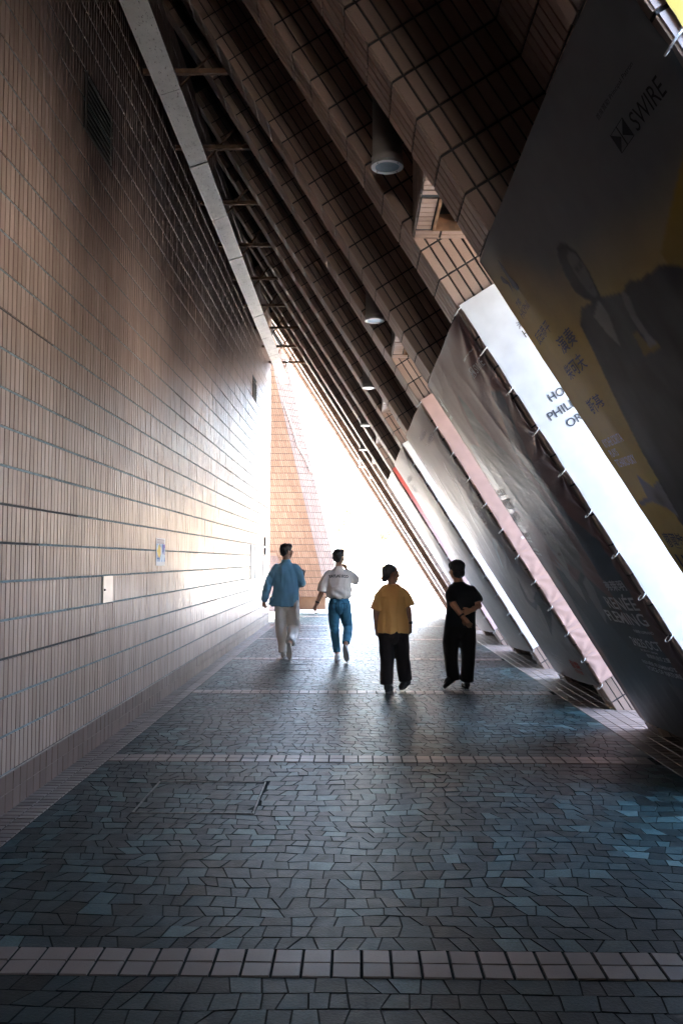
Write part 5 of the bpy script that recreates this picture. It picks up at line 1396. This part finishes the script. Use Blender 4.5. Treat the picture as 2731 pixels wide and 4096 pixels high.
b.tube([Q(0.345, 0, 1.178), Q(0.298, -0.003, 1.12), Q(0.268, -0.015, 1.03), Q(0.252, -0.022, 0.962)], [0.064, 0.071, 0.073, 0.076], 14); b.ball(Q(0.345, 0, 1.178), 0.063)
b.tube([Q(0.545, 0, 1.178), Q(0.592, -0.003, 1.13), Q(0.622, -0.015, 1.06), Q(0.640, -0.022, 1.005)], [0.064, 0.071, 0.073, 0.076], 14); b.ball(Q(0.545, 0, 1.178), 0.063)
fo = folds(11.3, 0.013, 9, 2.2)
fuse('t_shirt', b, 0.008, YL, p3, 3, lambda x, y, z: fo(x, y, z) + (0.005 * math.sin((x - 0.45) * 42 + 2.5 * z) if z < 1.12 else 0))
DT = cloth('dark brown trousers', (0.020, 0.0145, 0.0145), 0.85, 0.15); DK = cloth('black trousers', (0.0125, 0.0115, 0.0125), 0.85, 0.15)
b = MB()
b.tube([Q(0.405, 0, 0.80), Q(0.386, -0.008, 0.66), Q(0.384, 0.015, 0.50), Q(0.386, 0.02, 0.34), Q(0.380, 0.005, 0.20), Q(0.376, -0.01, 0.085)], [0.100, 0.108, 0.094, 0.082, 0.079, 0.078], 16)
b.tube([Q(0.512, 0, 0.80), Q(0.534, -0.008, 0.66), Q(0.558, 0.03, 0.50), Q(0.572, 0.05, 0.36), Q(0.592, 0.07, 0.22), Q(0.604, 0.08, 0.125)], [0.100, 0.108, 0.096, 0.083, 0.080, 0.079], 16)
b.ball(Q(0.46, -0.012, 0.68), (0.13, 0.125, 0.13), 16, 10)
fuse('trousers', b, 0.0085, DT, p3, 3, folds(21.0, 0.011, 6, 3))
shoe(p3, Q(0.440, 0.14, 0.006), Q(0.372, -0.075, 0.006), Q(0.385, -0.01, 0.11), SHB, SOLB, 0.046)
shoe(p3, Q(0.540, 0.03, 0.012), Q(0.668, 0.16, 0.098), Q(0.625, 0.10, 0.17), SHB, SOLB, 0.046)
band(p3, Q(0.650, 0.005, 0.815), (0.1, 0.05, -1), 0.034, M['black'], fn=(0.5, -0.8, 0))
b = MB()
b.ball(T((0, -0.026, 0.042)), np.array((0.077, 0.085, 0.074)) * 1.04, 18, 12, rot=Rz); b.ball(T((0, -0.058, 0.0)), np.array((0.066, 0.044, 0.058)) * 1.06, 16, 10, rot=Rz)
b.ball(Q(0.352, -0.065, 1.332), (0.040, 0.036, 0.038), 14, 10); b.ball(Q(0.375, -0.05, 1.345), (0.028, 0.028, 0.028), 12, 8)
fuse('hair', b, 0.006, HG, p3, 2, folds(31.0, 0.0035, 60, 40))

# ------------------------------------------------ man in black with hands behind his back
Y = 10.78
p4 = empty('person', (1.27, Y, 0), 'man in a black T-shirt and black trousers with both hands held behind his back', 'person', 'people walking away along the passage')
b = MB()
T, Rz = head(b, Q(1.240, 0.02, 1.428), 0.50, 1.0)
capsule(b, [Q(1.268, -0.005, 1.22), Q(1.252, 0.005, 1.36)], [0.060, 0.053])
b.rings([(1.275, Y, 0.72, 0.15, 0.11), (1.285, Y, 0.90, 0.15, 0.11), (1.30, Y, 1.06, 0.16, 0.112), (1.305, Y, 1.19, 0.155, 0.09), (1.28, Y, 1.275, 0.08, 0.065)])
lw, rw_ = Q(1.300, -0.175, 0.865), Q(1.395, -0.165, 0.955)
capsule(b, [Q(1.195, 0, 1.17), Q(1.190, -0.105, 1.02), lw], [0.050, 0.044, 0.029]); capsule(b, [Q(1.420, 0, 1.165), Q(1.500, -0.06, 1.00), rw_], [0.050, 0.045, 0.029])
hand(b, lw, (0.62, -0.05, -0.80), (0.35, 0.9, 0.2), 1.0, 0.40, -1)
hand(b, rw_, (-0.93, 0.03, -0.30), (0.1, 0.9, -0.2), 0.95, 1.0, -1)
for a in ([Q(1.185, 0, 0.74), Q(1.170, 0.03, 0.41), Q(1.195, 0.02, 0.10)], [Q(1.36, 0, 0.74), Q(1.380, 0.02, 0.41), Q(1.362, 0.01, 0.09)]): capsule(b, a, [0.060, 0.050, 0.036])
fuse('body', b, 0.0062, SK2, p4, 3); eyes(T, p4, Rz, 0.95)
BT_ = cloth('black cotton', (0.012, 0.0145, 0.018), 0.85, 0.12)
b = MB()
b.rings([(1.278, Y, 0.745, 0.192, 0.142), (1.285, Y, 0.86, 0.184, 0.136), (1.295, Y, 1.0, 0.174, 0.128), (1.305, Y - 0.005, 1.11, 0.178, 0.122), (1.31, Y - 0.005, 1.18, 0.172, 0.102), (1.295, Y, 1.235, 0.135, 0.085), (1.275, Y, 1.27, 0.085, 0.07), (1.268, Y, 1.29, 0.064, 0.06)], 24)
b.tube([Q(1.195, 0, 1.20), Q(1.168, -0.03, 1.14), Q(1.172, -0.075, 1.075), Q(1.180, -0.09, 1.045)], [0.062, 0.069, 0.071, 0.073], 14); b.ball(Q(1.195, 0, 1.20), 0.061)
b.tube([Q(1.420, 0, 1.19), Q(1.455, -0.015, 1.13), Q(1.480, -0.035, 1.075), Q(1.488, -0.045, 1.05)], [0.062, 0.069, 0.071, 0.073], 14); b.ball(Q(1.420, 0, 1.19), 0.061)
fuse('t_shirt', b, 0.008, BT_, p4, 3, folds(41.0, 0.009, 7, 3))
b = MB()
b.tube([Q(1.222, 0, 0.88), Q(1.192, -0.008, 0.72), Q(1.172, 0.02, 0.56), Q(1.172, 0.03, 0.40), Q(1.188, 0.02, 0.22), Q(1.202, 0.015, 0.10)], [0.100, 0.110, 0.099, 0.087, 0.080, 0.077], 16)
b.tube([Q(1.332, 0, 0.88), Q(1.354, -0.008, 0.72), Q(1.374, 0.01, 0.56), Q(1.380, 0.015, 0.40), Q(1.368, 0.01, 0.22), Q(1.362, 0.01, 0.085)], [0.100, 0.110, 0.099, 0.087, 0.080, 0.078], 16)
b.ball(Q(1.273, -0.012, 0.745), (0.13, 0.125, 0.14), 16, 10)
fuse('trousers', b, 0.0085, DK, p4, 3, folds(51.0, 0.011, 6, 3))
shoe(p4, Q(1.085, -0.08, 0.008), Q(1.232, -0.01, 0.105), Q(1.205, 0.02, 0.18), SHB, SOLB, 0.048)
shoe(p4, Q(1.345, 0.20, 0.006), Q(1.362, -0.065, 0.006), Q(1.362, 0.0, 0.11), SHB, SOLB, 0.046)
band(p4, lw + unit(lw - Q(1.190, -0.105, 1.02)) * -0.035, lw - Q(1.190, -0.105, 1.02), 0.034, M['black'], fn=(0, -1, 0), face=False)
band(p4, rw_ + np.array([0.04, 0.04, 0.016]), rw_ - Q(1.50, -0.06, 1.0), 0.034, simple('bead bracelet', (0.35, 0.25, 0.18), 0.5), 'bracelet', 0.008, False)
b = MB(); cap_hair(b, T, 1.20, Rz, 0, -0.012); b.ball(T((0, -0.05, -0.03)), np.array((0.082, 0.058, 0.065)), 14, 8, rot=Rz); b.ball(T((0, 0.045, 0.06)), (0.080, 0.055, 0.05), 14, 8, rot=Rz)
fuse('hair', b, 0.0065, HB, p4, 2, folds(61.0, 0.008, 48, 35))
